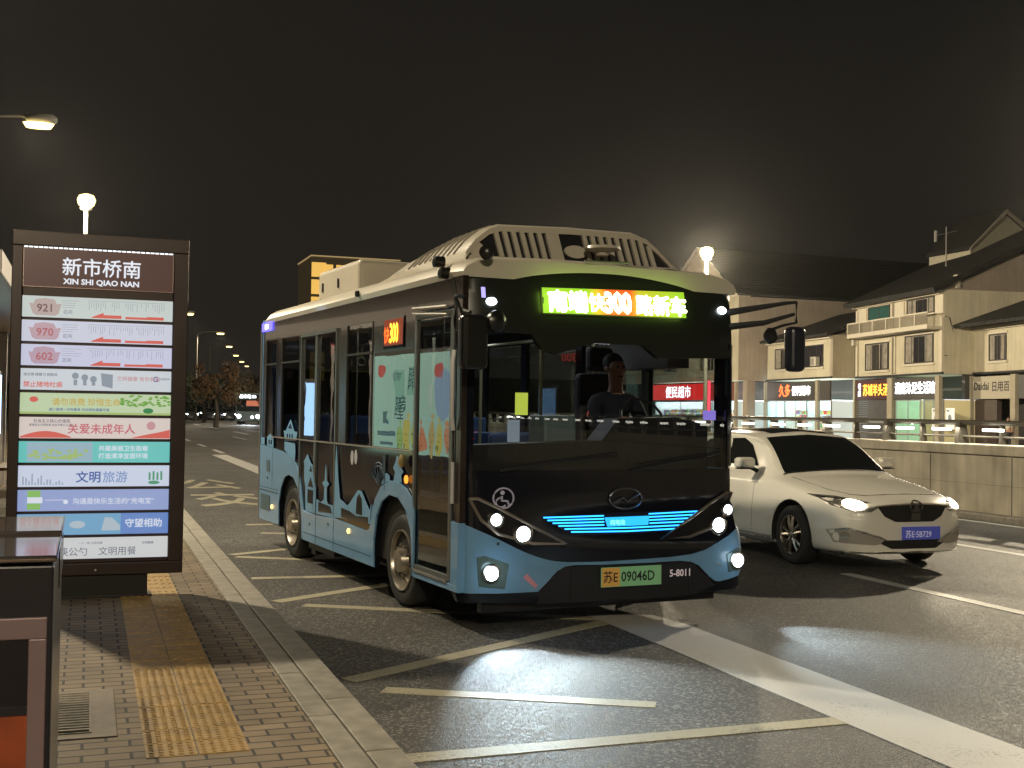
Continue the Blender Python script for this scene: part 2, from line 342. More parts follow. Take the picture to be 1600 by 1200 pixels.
# ------------------------------------------------------------------ street lamps
def point(loc, w, col, r=.12, parent=None, name='lamp_light'):
    d = bpy.data.lights.new(name, 'SPOT' if name == 'lamp_light' else 'POINT')
    if name == 'lamp_light': d.spot_size = radians(172); d.spot_blend = .25
    d.energy = w; d.color = col; d.shadow_soft_size = r
    o = bpy.data.objects.new(name, d); C.objects.link(o); o.location = loc
    if parent is not None: o.parent = parent
    return o
WARM = (1.0, .85, .60)
lampm = EM('lamp_glow', (1.0, .76, .28), 4.5); pole_m = M('lamp_pole', (.35, .33, .28), .4, .3, var=.1)
def arm_lamp(label, x, y, z, w, group='street lamps along the left kerb', arm=1.9):
    t = thing('street_lamp', label, 'street lamp', (x, y, 0), 0, group)
    MB().lathe((-arm, 0, -.02), (0, 0, 1), [(0, .16), (.25, .16), (.27, .11), (z * .6, .09), (z - .2, .06)], 12).build('pole', pole_m, t, smooth=True)
    MB().tube([(-arm, 0, z - .25), (-arm * .75, 0, z + .05), (-arm * .3, 0, z + .14), (-.3, 0, z + .12)], .04).build('arm', pole_m, t, smooth=True)
    MB().lathe((-.45, 0, z + .11), (1, 0, 0), [(0, .04), (.08, .12), (.4, .16), (.75, .15), (.88, .06)], 12).build('lamp_head', M('lamp_head', (.25, .24, .22), .5), t, smooth=True)
    s = MB(); s.add([(-.08 + .43 * cos(a * pi / 8), .22 * sin(a * pi / 8), z - .03 + (.0 if a else 0)) for a in range(16)] + [(-.08 + .34 * cos(a * pi / 8), .16 * sin(a * pi / 8), z - .17) for a in range(16)],
          [(k, (k + 1) % 16, 16 + (k + 1) % 16, 16 + k)[::-1] for k in range(16)] + [tuple(range(31, 15, -1)), tuple(range(16))]); s.build('lamp_glass', lampm, t)
    if w: point((-.08, 0, z - .30), w, WARM, .15, t)
    return t
arm_lamp('street lamp over the bus stop, just outside the left edge of the photo', -2.3, 15.4, 9.0, 4600)
arm_lamp('nearest glowing street lamp in view, wide oval glass high above the stop sign', -1.51, 37.0, 9.85, 1800)
arm_lamp('street lamp behind the viewer on the near pavement', -2.6, -9.5, 9.0, 5600)
for i, (x, y) in enumerate([(8.2, 108.8), (13.7, 136), (17.8, 165), (21.9, 193), (25.9, 219), (29.6, 242), (42.8, 325)]):
    arm_lamp(['first of the far row of glowing lamps, just right of the stop sign edge', 'second of the far row of glowing lamps above the road', 'third lamp counted from the stop sign in the far row', 'fourth lamp counted from the stop sign in the far row', 'fifth lamp counted from the stop sign in the far row', 'sixth lamp from the stop sign, low in the far row', 'last and lowest lamp of the far row, beside the bus rear'][i],
             x, y, 9.9, 2500 if i < 2 else 0, arm=2.6)
def post_lamp(label, x, y, z, w, group):
    t = thing('post_lamp', label, 'street lamp', (x, y, 0), 0, group)
    MB().lathe((0, 0, -.02), (0, 0, 1), [(0, .15), (.3, .15), (.33, .1), (z - .3, .07)], 12).build('pole', M('bright_pole', (.5, .46, .36), .4), t, smooth=True)
    MB().lathe((0, 0, z - .32), (0, 0, 1), [(0, .06), (.05, .2), (.1, .22)], 14).build('collar', pole_m, t, smooth=True)
    MB().lathe((0, 0, z - .22), (0, 0, 1), [(0, .14), (.12, .27), (.3, .32), (.46, .25), (.52, .08)], 16).build('globe', lampm, t, smooth=True)
    if w: point((-.2, -.5, z - .2), w, WARM, .2, t, 'globe_light')
    return t
post_lamp('round lamp on a bright slim post rising behind the stop sign', -.28, 45, 8.9, 1200, 'round post lamps')
post_lamp('round lamp glowing above the bus roof in front of the gable house', 25.75, 46.7, 8.8, 13000, 'round post lamps')
post_lamp('added round post lamp, unseen behind the bus, lighting the house fronts', 29.0, 69, 8.8, 16000, 'round post lamps')  # unseen lamp added to brighten the left house fronts
post_lamp('added round post lamp behind the viewer, there to reflect in the windscreen', 27, -12, 8.8, 0, 'round post lamps')  # globe added behind the viewer to reflect in the bus glass
arm_lamp('added street lamp far behind the viewer, meant as a windscreen reflection', -2.8, -34, 9.0, 0)  # added out of view for another reflection in the windscreen
post_lamp('added round post lamp out of view to the right, lighting facades and wall', 27, 24, 8.8, 24000, 'round post lamps')  # added out of view to light the facades and parapet
# ------------------------------------------------------------------ parapet wall and railing
def parapet():
    t = thing('parapet_wall', 'long pale concrete parapet wall with a dark rail on top beside the far lane', 'wall', (13.9, 0, 0))
    conc = M('concrete', (.54, .49, .39), .75, var=.22, scale=1.6, streak=.22, bump=.004, bscale=30)
    MB().box(0, .32, -20, 75, -.1, 1.03).build('wall', conc, t)
    MB().box(-.05, .37, -20, 75, 1.045, 1.22).build('coping', conc, t, bevel=.02)
    MB().box(.02, .30, -20, 75, 1.03, 1.045).build('shadow_gap', M('joint', (.03, .03, .03), .9), t)
    MB().box(-.30, -.002, -20, 75, -.1, .10).build('kerb', M('granite', ()), t, bevel=.015)
    j = MB()
    for i in range(48): j.box(-.006, -.001, -18 + i * 1.95, -17.988 + i * 1.95, .1, 1.02)
    j.box(-.004, -.001, -20, 75, .56, .563)
    j.build('joint', M('joint', ()), t)
    rail = M('rail_paint', (.12, .11, .09), .45, .3, var=.2)
    MB().tube([(.16, -20, 1.575), (.16, 75, 1.575)], .045).tube([(.16, -20, 1.34), (.16, 75, 1.34)], .02).build('top_rail', rail, t, smooth=True)
    y = -18.75; k = 0
    while y < 60:
        p = MB().prism(Fr((0, y, 0), (1, 0, 0), (0, 0, 1)), [(.06, 1.22), (.30, 1.22), (.22, 1.60), (.1, 1.60)], -.05, .05)
        p.build('post', rail, t)
        MB().prism(Fr((0, y + .98, 0), (1, 0, 0), (0, 0, 1)), [(.1, 1.22), (.24, 1.22), (.2, 1.54), (.12, 1.54)], -.02, .02).build('baluster', rail, t)
        y += 1.96; k += 1
    y = -18.2
    tb = EM('tube_glow', (1.0, .95, .82), 9)
    while y < 40:
        MB().tube([(.06, y, 1.455), (.06, y + .46, 1.455)], .022, 8).build('tube_light', tb, t); y += .98 if int(y) % 3 else 1.25
    for y in (4, 10, 16, 22):
        d = bpy.data.lights.new('rail_light', 'AREA'); d.energy = 40; d.color = (1, .9, .7); d.shape = 'RECTANGLE'; d.size = .1; d.size_y = 5
        o = bpy.data.objects.new('rail_light', d); C.objects.link(o); o.location = (.02, y, 1.50); o.parent = t
    return t
parapet()

# ------------------------------------------------------------------ shop houses across the road
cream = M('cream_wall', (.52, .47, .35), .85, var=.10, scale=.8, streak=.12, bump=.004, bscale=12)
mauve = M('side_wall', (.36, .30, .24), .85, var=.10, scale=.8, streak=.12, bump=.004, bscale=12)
rooft = M('roof_tile', (.016, .016, .014), .7, var=.3, scale=3, wave=.06)
frame_m = M('window_frame', (.035, .03, .028), .5); wglass = M('dark_window', (.025, .025, .03), .12, spec=.8)
curtain = M('curtain', (.30, .27, .22), .8, var=.3, scale=3); trim_m = M('trim', (.55, .50, .40), .7, var=.06)
fascia = M('shop_fascia', (.075, .072, .068), .5, var=.15, scale=1); pier_m = M('pier', (.36, .32, .24), .8, var=.1)
class House:
    def __init__(s, label, L, R, zt, cat='house'):
        L = Vector(L); R = Vector(R); s.w = (R - L).length
        s.t = thing('shop_house', label, cat, (L.x, L.y, 0), 0, 'row of shop houses across the road')
        s.fr = Fr((0, 0, 0), (R.x - L.x, R.y - L.y, 0), (0, 0, 1)); s.zt = zt
    def wall(s, pts, d0, mat, name='wall', d1=0): return MB().prism(s.fr, pts, d0, d1).build(name, mat, s.t)
    def win(s, a0, a1, z0, z1, n=3, cur=True, glassm=None):
        f = MB(); fr = s.fr
        for q in ((a0, a1, z0, z0 + .07), (a0, a1, z1 - .07, z1), (a0, a0 + .07, z0 + .07, z1 - .07), (a1 - .07, a1, z0 + .07, z1 - .07)): f.rect(fr, *q, -.05, .05)
        for i in range(1, n):
            x = a0 + (a1 - a0) * i / n; f.rect(fr, x - .03, x + .03, z0 + .07, z1 - .07, -.02, .035)
        o = f.build('window', frame_m, s.t)
        MB().rect(fr, a0 + .06, a1 - .06, z0 + .06, z1 - .06, .003, .014).build('pane', glassm or wglass, o)
        if cur:
            c = MB(); w = (a1 - a0 - .2)
            for i in range(int(w / .12)):
                n_ = int(w / .12)
                if (i < n_ * .28 or i > n_ * .72) and random.random() < .92 or random.random() < .12: c.rect(fr, a0 + .1 + i * .12, a0 + .19 + i * .12, z0 + .08, z1 - .11, .014, .018 + .004 * (i % 2))
            c.rect(fr, a0 + .08, a1 - .08, z1 - .11, z1 - .08, .014, .023)
            c.build('curtain', curtain, o)
        tr = MB()
        tr.rect(fr, a0 - .12, a1 + .12, z0 - .14, z0 - .002, -.02, .10); tr.rect(fr, a0 - .12, a1 + .12, z1 + .002, z1 + .12, -.02, .06)
        tr.build('sill', trim_m, o); return o
    def ac(s, a, z, w=.8, h=.62):
        o = MB().rect(s.fr, a, a + w, z, z + h, .06, .38).build('air_conditioner', M('ac_white', (.5, .47, .4), .6, var=.05), s.t, bevel=.02)
        g = MB()
        for i in range(7): g.rect(s.fr, a + .06, a + w - .25, z + .07 + i * .07, z + .10 + i * .07, .38, .395)
        g.build('grille', frame_m, o)
    def sign(s, a0, a1, z0=2.74, z1=4.0, mat=None, name='sign_board'):
        return MB().rect(s.fr, a0, a1, z0, z1, .04, .16).build(name, mat or fascia, s.t)
    def pier(s, a0, a1): return MB().rect(s.fr, a0, a1, 0, 4.06, .02, .24).build('pier', pier_m, s.t)
    def shop(s, a0, a1, z0, z1, lit, goods=0, tint=(1, 1, 1)):
        """lit shop window: a real recessed room with shelves and a bright ceiling panel behind glass"""
        fr = s.fr; D = 2.6
        back = M('shop_wall_%.1f_%.1f' % (lit, tint[0]), tint, .8, emit=tint, es=lit * .085)  # wall emission stands in for room light falling on it
        r = MB().rect(fr, a0, a1, z0 - .1, z1, -D - .05, -D); r.rect(fr, a0 - .05, a0 - .003, z0, z1, -D, -.06); r.rect(fr, a1 + .003, a1 + .05, z0, z1, -D, -.06)
        o = r.build('shop_interior', back, s.t)
        MB().rect(fr, a0, a1, z0 - .16, z0 - .1, -D, -.05).build('shop_floor', M('shopfloor', (.4, .4, .4), .3), o)
        MB().rect(fr, a0, a1, z1 + .003, z1 + .05, -D, -.06).build('ceiling_light', EM('shop_ceiling_%.1f' % lit, tint, lit), o)
        if goods:
            cols = [(.9, .75, .15), (.8, .1, .08), (.15, .5, .2), (.9, .9, .9), (.85, .5, .15), (.2, .3, .7)]
            for ci, c in enumerate(cols):
                g = MB(); rr = random.Random(goods * 10 + ci)
                for row in range(int((z1 - z0) * .75 / .3)):
                    x = a0 + .15
                    while x < a1 - .3:
                        w = rr.uniform(.12, .3)
                        if rr.random() < .36: g.rect(fr, x, x + w, z0 + .05 + row * .3, z0 + .05 + row * .3 + rr.uniform(.15, .26), -1.0, -.7)
                        x += w + .03
                if g.v: g.build('goods', M('goods%d' % ci, c, .5, emit=c, es=lit * .10), o)  # goods emit a little in place of shop light
            sh = MB()
            for row in range(int((z1 - z0) * .75 / .3) + 1): sh.rect(fr, a0 + .1, a1 - .1, z0 + .02 + row * .3, z0 + .045 + row * .3, -1.05, -.65)
            sh.build('shelf', M('shelf', (.5, .5, .5), .5), o)
        f = MB(); fr_w = .05
        f.rect(fr, a0 - .05, a0 + .02, z0 - .3, z1 + .05, -.05, .03); f.rect(fr, a1 - .02, a1 + .05, z0 - .3, z1 + .05, -.05, .03)
        f.rect(fr, a0, a1, z1 - .02, z1 + .06, -.05, .035); m_ = (a0 + a1) / 2; f.rect(fr, m_ - .025, m_ + .025, z0, z1 - .02, -.04, .02)
        f.build('shopfront_frame', M('alu', (.55, .57, .6), .35, .6), o)
        MB().rect(fr, a0 + .02, a1 - .02, z0, z1 - .02, -.012, -.004).build('shopfront_glass', glass('shop_glass', (.9, .95, .95)), o)
def sidewall(h, at, pts, mat, name='side_wall', th=.25):
    """wall turned towards the camera: at = (x, y) relative to the house root, pts in (dx, z)"""
    return MB().prism(Fr((at[0], at[1], 0), (1, 0, 0), (0, 0, 1)), pts, -th, 0).build(name, mat, h.t)
def roof_plane(h, pts, th=.18):
    a, b, c = Vector(pts[0]), Vector(pts[1]), Vector(pts[2]); n = (b - a).cross(c - a).normalized()
    if n.z < 0: n = -n
    m = MB(); k = len(pts); m.add([Vector(p) for p in pts] + [Vector(p) + n * th for p in pts],
        [tuple(range(k)), tuple(range(2 * k - 1, k - 1, -1))] + [(i, k + i, k + (i + 1) % k, (i + 1) % k) for i in range(k)])
    return m.build('roof', rooft, h.t)
Z0 = 4.16
# A: gable house on the far left
A = House('gabled cream house at the left end of the row, beside the bus', (44.0, 98.0), (45.0, 76.67), 10)
w = A.w
A.wall([(0, Z0), (w, Z0), (w, 10.55), (w - 5.6, 14.4), (w - 11.2, 10.55), (0, 10.55)], -1.0, cream)
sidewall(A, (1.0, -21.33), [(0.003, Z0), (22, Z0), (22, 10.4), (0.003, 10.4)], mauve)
MB().rect(A.fr, 0, w + .1, 10.4, 10.62, .002, .12).build('string_course', trim_m, A.t)
g = MB().prism(A.fr, [(w + .35, 10.35), (w + .35, 10.6), (w - 5.6, 14.7), (w - 11.5, 10.6), (w - 11.5, 10.35), (w - 5.6, 14.42)], -.2, .3).build('gable_trim', trim_m, A.t)
roof_plane(A, [(.6, -21.9, 10.4), (24, -21.9, 10.4), (24, -15.7, 14.5), (.6, -15.7, 14.5)])
A.win(w - 5.2, w - 3.4, 5.0, 6.5); A.win(w - 5.2, w - 3.4, 7.6, 9.1); A.win(w - 11, w - 9, 5.0, 6.6); A.win(w - 11, w - 9, 7.6, 9.1)
A.sign(w - 3.6, w - .2, mat=M('red_fascia', (.22, .075, .06), .5)); A.pier(w - .16, w + .06); A.pier(w - 3.95, w - 3.65)
A.shop(w - 3.5, w - .2, .2, 2.66, 4.5, 3, (.85, 1, .98))
rs = A.sign(w - 12.5, w - 4.1, mat=M('red_lit_board', (.5, .02, .02), .4, emit=(1, .03, .03), es=1.2), name='red_sign_board')
tx = text(MB(), A.fr, '便民超市', w - 8.4, 3.0, 1.0, 'CENTER', .03, d=.165); tx.build('lettering', EM('white_glow', (1, 1, 1), 5), rs)
A.shop(w - 12.3, w - 4.2, .2, 2.6, 6, 5)
MB().rect(A.fr, w - 3.55, w - 3.40, .8, 4.2, .25, .4).build('neon_strip', EM('red_neon', (1, .05, .08), 5), A.t)
MB().box(1.3, 2.0, -22.1, -21.5, -0.1, 4.1).build('downpipe_box', mauve, A.t)
# B
B = House('low cream house with lean-to roof above the brightest shop, left of the balcony house', (47.2, 76.2), (46.0, 66.33), 7)
w = B.w
B.wall([(0, Z0), (w, Z0), (w, 7.0), (0, 7.0)], -6, cream)
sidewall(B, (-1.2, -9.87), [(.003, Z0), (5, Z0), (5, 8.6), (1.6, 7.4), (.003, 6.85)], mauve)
roof_plane(B, [(-1.9, -10.3, 6.9), (5.0, -10.3, 9.2), (6.4, .1, 9.2), (-.6, .1, 6.9)])
MB().rect(B.fr, 0, w, 6.78, 6.98, .002, .25).build('eaves_trim', trim_m, B.t)
MB().rect(B.fr, 0, w, Z0 - .02, Z0 + .1, .002, .12).build('string_course', M('joint', ()), B.t)
u = lambda y: (76.2 - y) / (76.2 - 66.33) * w
B.win(1.3, 4.3, 4.95, 6.45, 3); B.win(5.9, 8.7, 4.95, 6.45, 3, cur=False); B.ac(7.5, 5.0)
B.pier(-.1, .12); B.pier(8.0, 8.35)
sb = B.sign(.3, 7.9); text(MB(), B.fr, '久多', 2.3, 3.05, .92, bold=.03, d=.165).build('lettering', EM('red_glow', (1, .10, .02), 6), sb)
text(MB(), B.fr, '便利超市', 4.35, 3.1, .72, bold=.03, d=.165).build('lettering', EM('white_glow2', (1, 1, 1), 3.2), sb)
B.sign(8.45, 9.9)
B.shop(.1, 2.9, .2, 2.66, 3.5, 0, (.75, .95, 1)); B.shop(3.0, 6.3, .2, 2.66, 4, 7, (.82, .97, .95)); B.shop(6.4, 9.8, .2, 2.66, 4.2, 9, (.85, 1, 1))
B.shop(-.0, -.0 + .02, .2, .3, 1)
# C
Cc = House('two storey cream house with a long railed balcony, in the middle of the row', (47.7, 66.06), (45.8, 55.29), 9)
w = Cc.w
zt = 8.98
Cc.wall([(0, Z0), (w, Z0), (w, zt), (0, zt)], -8, cream)
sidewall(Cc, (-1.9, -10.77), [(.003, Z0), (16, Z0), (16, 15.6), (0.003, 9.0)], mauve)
roof_plane(Cc, [(-2.8, -11.1, 8.75), (14.0, -11.1, 16.1), (16.0, .3, 16.1), (-.8, .3, 8.75)], .3)
MB().rect(Cc.fr, -.1, w + .02, 8.72, 8.95, .002, .32).build('eaves_trim', trim_m, Cc.t)
MB().rect(Cc.fr, 0, w, Z0 - .02, Z0 + .1, .002, .12).build('string_course', M('joint', ()), Cc.t)
def cu(px): return (px - 690) / (1120 - 690)      # share of the front seen, foreshortened
def cy(Y45): # point on the front from its measured distance along the road
    # ray through (45, Y45) meets the front line
    L = Vector((47.7, 66.06)); R = Vector((45.8, 55.29)); d = Vector((45, Y45)); e = R - L
    k = (L.x * e.y - L.y * e.x) / (d.x * e.y - d.y * e.x); P = d * k; return (P - L).length
gz = lambda z, y: 1.65 + (z - 1.65) * 1.035
Cc.win(cy(61.16), cy(59.09), 7.75, 8.68, 2, cur=False, glassm=M('teal_window', (.03, .09, .085), .15)); Cc.win(cy(57.52), cy(55.12), 7.75, 8.72, 5)
Cc.win(cy(61.43), cy(59.15), 4.6, 6.35, 4); Cc.win(cy(57.68), cy(55.18), 4.85, 6.55, 4)
class PN:
    def rect(s, *a): MB().rect(*a).build('wall_panel', trim_m, Cc.t)
pn = PN()
pn.rect(Cc.fr, cy(62.1), cy(61.3), 7.6, 8.65, .003, .06); pn.rect(Cc.fr, cy(58.95), cy(57.75), 7.6, 8.68, .003, .06); pn.rect(Cc.fr, cy(55.0), w - .05, 7.6, 8.7, .003, .06)
pn.rect(Cc.fr, .05, .3, Z0 + .12, 8.6, .004, .12); pn.rect(Cc.fr, w - .3, w - .02, Z0 + .12, 7.4, .004, .12); pn.rect(Cc.fr, cy(58.85), cy(58.5), Z0 + .2, 6.7, .004, .09)
pass
bal = MB().rect(Cc.fr, cy(61.9), w - .1, 6.72, 6.86, .003, 1.0).rect(Cc.fr, cy(61.9), w - .1, 7.62, 7.7, .92, 1.0).rect(Cc.fr, cy(61.9), w - .1, 6.86, 6.98, .93, .99).build('balcony', trim_m, Cc.t)
pa = MB(); x = cy(61.9)
while x < w - .12: pa.rect(Cc.fr, x, x + .035, 6.98, 7.62, .94, .98); x += .13
pa.build('baluster', M('baluster', (.36, .32, .25), .7), bal)
x = cy(61.9)
while x < w: MB().rect(Cc.fr, x, x + .1, 6.86, 7.66, .915, 1.005).build('baluster_post', trim_m, bal); x += 1.75
Cc.ac(.1, 7.0, .9, .7); Cc.ac(cy(61.9) - 1.15, 6.3, .8, 1.3)
MB().rect(Cc.fr, cy(61.9) + 1, cy(61.9) + 2.6, 7.2, 7.75, .3, .34).build('hanging_cloth', M('cloth_line', (.45, .42, .36), .9), Cc.t)
for a in (cy(58.65),): MB().tube([Cc.fr.p(a, 4.3, .15), Cc.fr.p(a, 8.8, .15)], .05, 8).build('drainpipe', M('drain', (.3, .27, .2), .6), Cc.t)
Cc.pier(-.02, .2); Cc.pier(cy(59.0), cy(58.55)); Cc.pier(w - .55, w - .1)
s1 = Cc.sign(.3, cy(59.1), mat=M('dark_red_board', (.07, .02, .018), .5))
text(MB(), Cc.fr, '苏城羊头汤', cy(61.45), 3.05, .80, bold=.03, d=.165, sx=.86).build('lettering', EM('amber_glow', (1, .34, .03), 5), s1)
q = text(MB(), Cc.fr, '老', .55, 3.45, .42, bold=.03, d=.165); text(q, Cc.fr, '店', .55, 3.0, .42, bold=.03, d=.165); q.build('lettering', EM('white_glow', ()), s1)
s2 = Cc.sign(cy(58.5), w - .6)
text(MB(), Cc.fr, '满庭沐足生活馆', cy(58.45) + .12, 3.12, .74, bold=.04, d=.165, sx=.92).build('lettering', EM('white_glow', ()), s2)
sh = MB()
for i in range(22): sh.rect(Cc.fr, .25, cy(59.1), .1 + i * .12, .21 + i * .12, .0, .05)
sh.build('roller_shutter', M('shutter', (.11, .105, .10), .45, .3, var=.1), Cc.t)
Cc.shop(cy(58.45), cy(56.3), .2, 2.66, 2.0, 0, (.62, .8, .6)); Cc.shop(cy(55.95), w - .05, .2, 2.66, 1.0, 0, (.85, .75, .42))
po = MB()
for a in (cy(55.95) + .9, cy(55.95) + 2.4): po.rect(Cc.fr, a, a + .95, 1.0, 2.2, .0, .012)
po.build('poster', M('poster', (.75, .75, .72), .7, emit=(.8, .8, .75), es=.35), Cc.t)
pl_ = MB()
for a in (cy(55.95) + .9, cy(55.95) + 2.4):
    pl_.prism(Cc.fr, circ(a + .45, 1.6, .2, 8, .25), .013, .018); pl_.rect(Cc.fr, a + .12, a + .4, 2.0, 2.1, .013, .018)
pl_.build('poster_print', M('poster_print', (.25, .27, .33), .8), Cc.t)
for xx, zz_ in ((-1.0, 9.5), (5.3, 12.6)):
    MB().box(xx - .12, xx + .12, -10.9, -10.6, zz_ - .4, zz_ + .35).build('vent_pipe', trim_m, Cc.t)
MB().tube([(3.0, -5, 11.2), (3.0, -5, 13.7)], .04, 6).tube([(2.2, -5, 13.1), (3.8, -5, 13.5)], .03, 6).tube([(2.2, -5, 12.7), (2.2, -5, 13.4)], .1, 6).build('antenna', M('antenna', (.3, .28, .25), .5), Cc.t)
cb = MB().tube([(-1.6 + .25 * i, -10.85, 7.4 - 1.3 * math.sin(i * .42) - .22 * i) for i in range(14)], .03, 5); cb.build('cable', M('cable', (.03, .03, .03), .6), Cc.t)
for zc in (7.42, 5.2): MB().tube([(-1.88, -10.80, zc), (3, -10.80, zc - .05)], .02, 5).build('cable', M('cable', ()), Cc.t)
# D
D_ = House('low cream house with a dark pitched roof at the right end of the row', (47.7, 55.1), (45.2, 42.0), 7)
w = D_.w
D_.wall([(0, Z0), (w, Z0), (w, 6.85), (0, 6.85)], -6, cream)
roof_plane(D_, [(-1.3, .25, 6.75), (5.2, .25, 9.0), (2.7, -13.5, 9.0), (-3.6, -13.5, 6.75)], .2)
MB().rect(D_.fr, -.3, w, 6.62, 6.84, .002, .2).build('eaves_trim', trim_m, D_.t)
MB().rect(D_.fr, 0, w, Z0 - .02, Z0 + .1, .002, .12).build('string_course', M('joint', ()), D_.t)
sidewall(D_, (.05, .02), [(-.6, 2.6), (3, 2.6), (3, Z0 - .02), (-.6, Z0 - .02)], M('shop_fascia', ()))
def dy(Y45):
    L = Vector((47.7, 55.1)); R = Vector((45.2, 42.0)); d = Vector((45, Y45)); e = R - L
    k = (L.x * e.y - L.y * e.x) / (d.x * e.y - d.y * e.x); return (d * k - L).length
D_.win(dy(50.77), dy(49.5), 4.85, 6.35, 2); D_.win(dy(47), dy(45.5), 4.85, 6.35, 2)
D_.pier(-.02, .15); D_.pier(dy(48.95), dy(48.6))
cs = D_.sign(dy(51.9) + .15, dy(49.0), mat=M('pale_board', (.42, .38, .30), .6))
text(MB(), D_.fr, 'Daidai', dy(51.9) + .25, 3.25, .62, bold=.02, d=.165).build('lettering', M('black_letter', (.02, .02, .02), .5), cs)
text(MB(), D_.fr, '日用百货', dy(50.4), 3.2, .6, bold=.03, d=.165).build('lettering', M('black_letter', ()), cs)
D_.sign(dy(48.5), w)
MB().rect(D_.fr, .2, dy(50.2), 0, 2.7, -.3, -.02).build('closed_shutter', M('brown_shutter', (.07, .05, .045), .6, var=.2), D_.t)
MB().rect(D_.fr, dy(50.2), w, 0, 2.7, -1.0, -.9).build('dark_shopfront', M('dark_shop', (.02, .018, .017), .4), D_.t)
# shop row ground floor infill behind the shopfronts
# distant gable top right and far tower
F = thing('gable_house', 'pale gable end of a taller house rising behind the right end of the row', 'house', (56, 62, 0))
MB().prism(XZ, [(-2.6, 0), (6, 0), (6, 12.6), (3.2, 13.2), (.1, 15.05), (-2.6, 12.6)], -4, 0).build('wall', M('far_cream', (.40, .37, .28), .85, var=.08), F)
MB().prism(XZ, [(-2.9, 12.45), (-2.75, 12.75), (.1, 15.35), (3.3, 13.5), (6, 12.9), (6, 12.6), (3.2, 13.2), (.1, 15.05)], -4, .2).build('roof', rooft, F)
MB().prism(XZ, [(-2.9, 12.45), (-2.75, 12.72), (.1, 15.30), (3.3, 13.45), (3.2, 13.2), (.1, 15.05)], .21, .3).build('verge_board', M('roof_trim', (.3, .27, .22), .8), F)
MB().rect(XZ, 1.5, 2.3, 12.0, 13.4, .003, .03).build('window', wglass, F)
T = thing('office_tower', 'distant tower with a yellow lit edge seen over the bus roof', 'building', (26.1, 150, 0))
MB().box(0, 11.5, 0, 10, 0, 20.95).build('wall', M('tower_wall', (.10, .09, .07), .7, emit=(.5, .36, .16), es=.05), T)  # faint emission stands in for light on the facade
tg = EM('tower_glow', (1, .58, .12), .9)
for i in range(7):
    z = 20.2 - i * 2.2
    MB().box(.05, 1.9, -.03, -.002, z - 1.85, z).build('lit_window', tg, T)
    fl = MB()
    for x in (1.6, 3.2, 4.8, 6.4, 8.0, 9.6): fl.box(x, x + 1.2, -.03, -.002, z - 1.1 if i == 0 else z - .62, z - .2 if i == 0 else z - .52)
    fl.build('window_strip', tg, T)
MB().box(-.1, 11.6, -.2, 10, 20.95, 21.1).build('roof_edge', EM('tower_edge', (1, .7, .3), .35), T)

# ------------------------------------------------------------------ trees and far traffic
def tree(label, x, y, h, r, col, n=900, seed=1, cat='tree', group='trees along the far road'):
    t = thing('tree', label, cat, (x, y, 0), 0, group); rr = random.Random(seed)
    tk = MB().tube([(0, 0, -.05), (.08, .05, h * .25), (-.05, .1, h * .5), (.05, 0, h * .85)], [.22, .16, .11, .04], 8)
    for i in range(7):
        a = rr.uniform(0, 2 * pi); z = h * rr.uniform(.3, .7); l = r * rr.uniform(.5, .9)
        tk.tube([(0, 0, z), (cos(a) * l * .5, sin(a) * l * .5, z + h * .1), (cos(a) * l, sin(a) * l, z + h * .18)], [.07, .05, .02], 5)
    tk.build('trunk', M('bark', (.07, .055, .04), .9), t, smooth=True)
    cl = [(rr.uniform(-r, r) * .75, rr.uniform(-r, r) * .75, h * rr.uniform(.42, .95), r * rr.uniform(.25, .5)) for _ in range(13)]
    c = MB()
    for i in range(n):
        q = rr.choice(cl); d = Vector((rr.gauss(0, 1), rr.gauss(0, 1), rr.gauss(0, 1))).normalized() * q[3] * rr.uniform(.4, 1)
        p = Vector(q[:3]) + d; a = Vector((rr.gauss(0, 1), rr.gauss(0, 1), rr.gauss(0, 1))).normalized(); b = a.orthogonal().normalized(); s = rr.uniform(.1, .22) * (r / 2.5)
        c.add([p - a * s, p + b * s * .6, p + a * s, p - b * s * .6], [(0, 1, 2, 3)])
    c.build('crown', M('leaf_%d' % int(col[0] * 1000), col, .7, var=.45, scale=1.5), t)
tree('orange brown autumn tree below the row of far lamps', 9.4, 96, 4.9, 1.9, (.13, .07, .028), 1300, 3)
tree('dark bushy tree against the right edge of the autumn tree', 14.2, 118, 5.0, 2.0, (.11, .08, .03), 1100, 4)
tree('thin leaning tree close to the rear of the bus', 15.6, 106, 5.2, 1.6, (.13, .09, .03), 800, 5)
tree('black green tree just right of the stop sign, behind the parked cars', 8.2, 118, 4.6, 2.6, (.035, .04, .02), 1300, 6)
tree('black green tree between the stop sign and the autumn tree', 11.3, 128, 4.4, 2.6, (.035, .04, .02), 1300, 7)
tree('tall dark tree behind the autumn tree', 15.5, 150, 5.4, 3.0, (.04, .04, .02), 1300, 8)
tree('dark tree at the end of the street behind the far bus', 24, 170, 5.6, 3.5, (.04, .04, .02), 1300, 9)
tree('dark tree hidden mostly by the stop sign', 3.5, 118, 5.5, 3.0, (.035, .04, .02), 1000, 10)
tag(MB().box(-60, 60, 330, 345, 0, 7).box(-200, -30, 300, 340, 0, 12).box(60, 200, 320, 345, 0, 11).build('far_hedge', M('hedge', (.02, .022, .012), .9, bump=.4, bscale=.5)), 'dark far belt of shrubs closing the end of the road', 'hedge')
for h in (A, B, Cc, D_):
    h.wall([(-.5, 0), (h.w + .5, 0), (h.w + .5, Z0), (-.5, Z0)], -3.1, M('back_wall', (.06, .055, .05), .8), 'back_wall', -2.8)

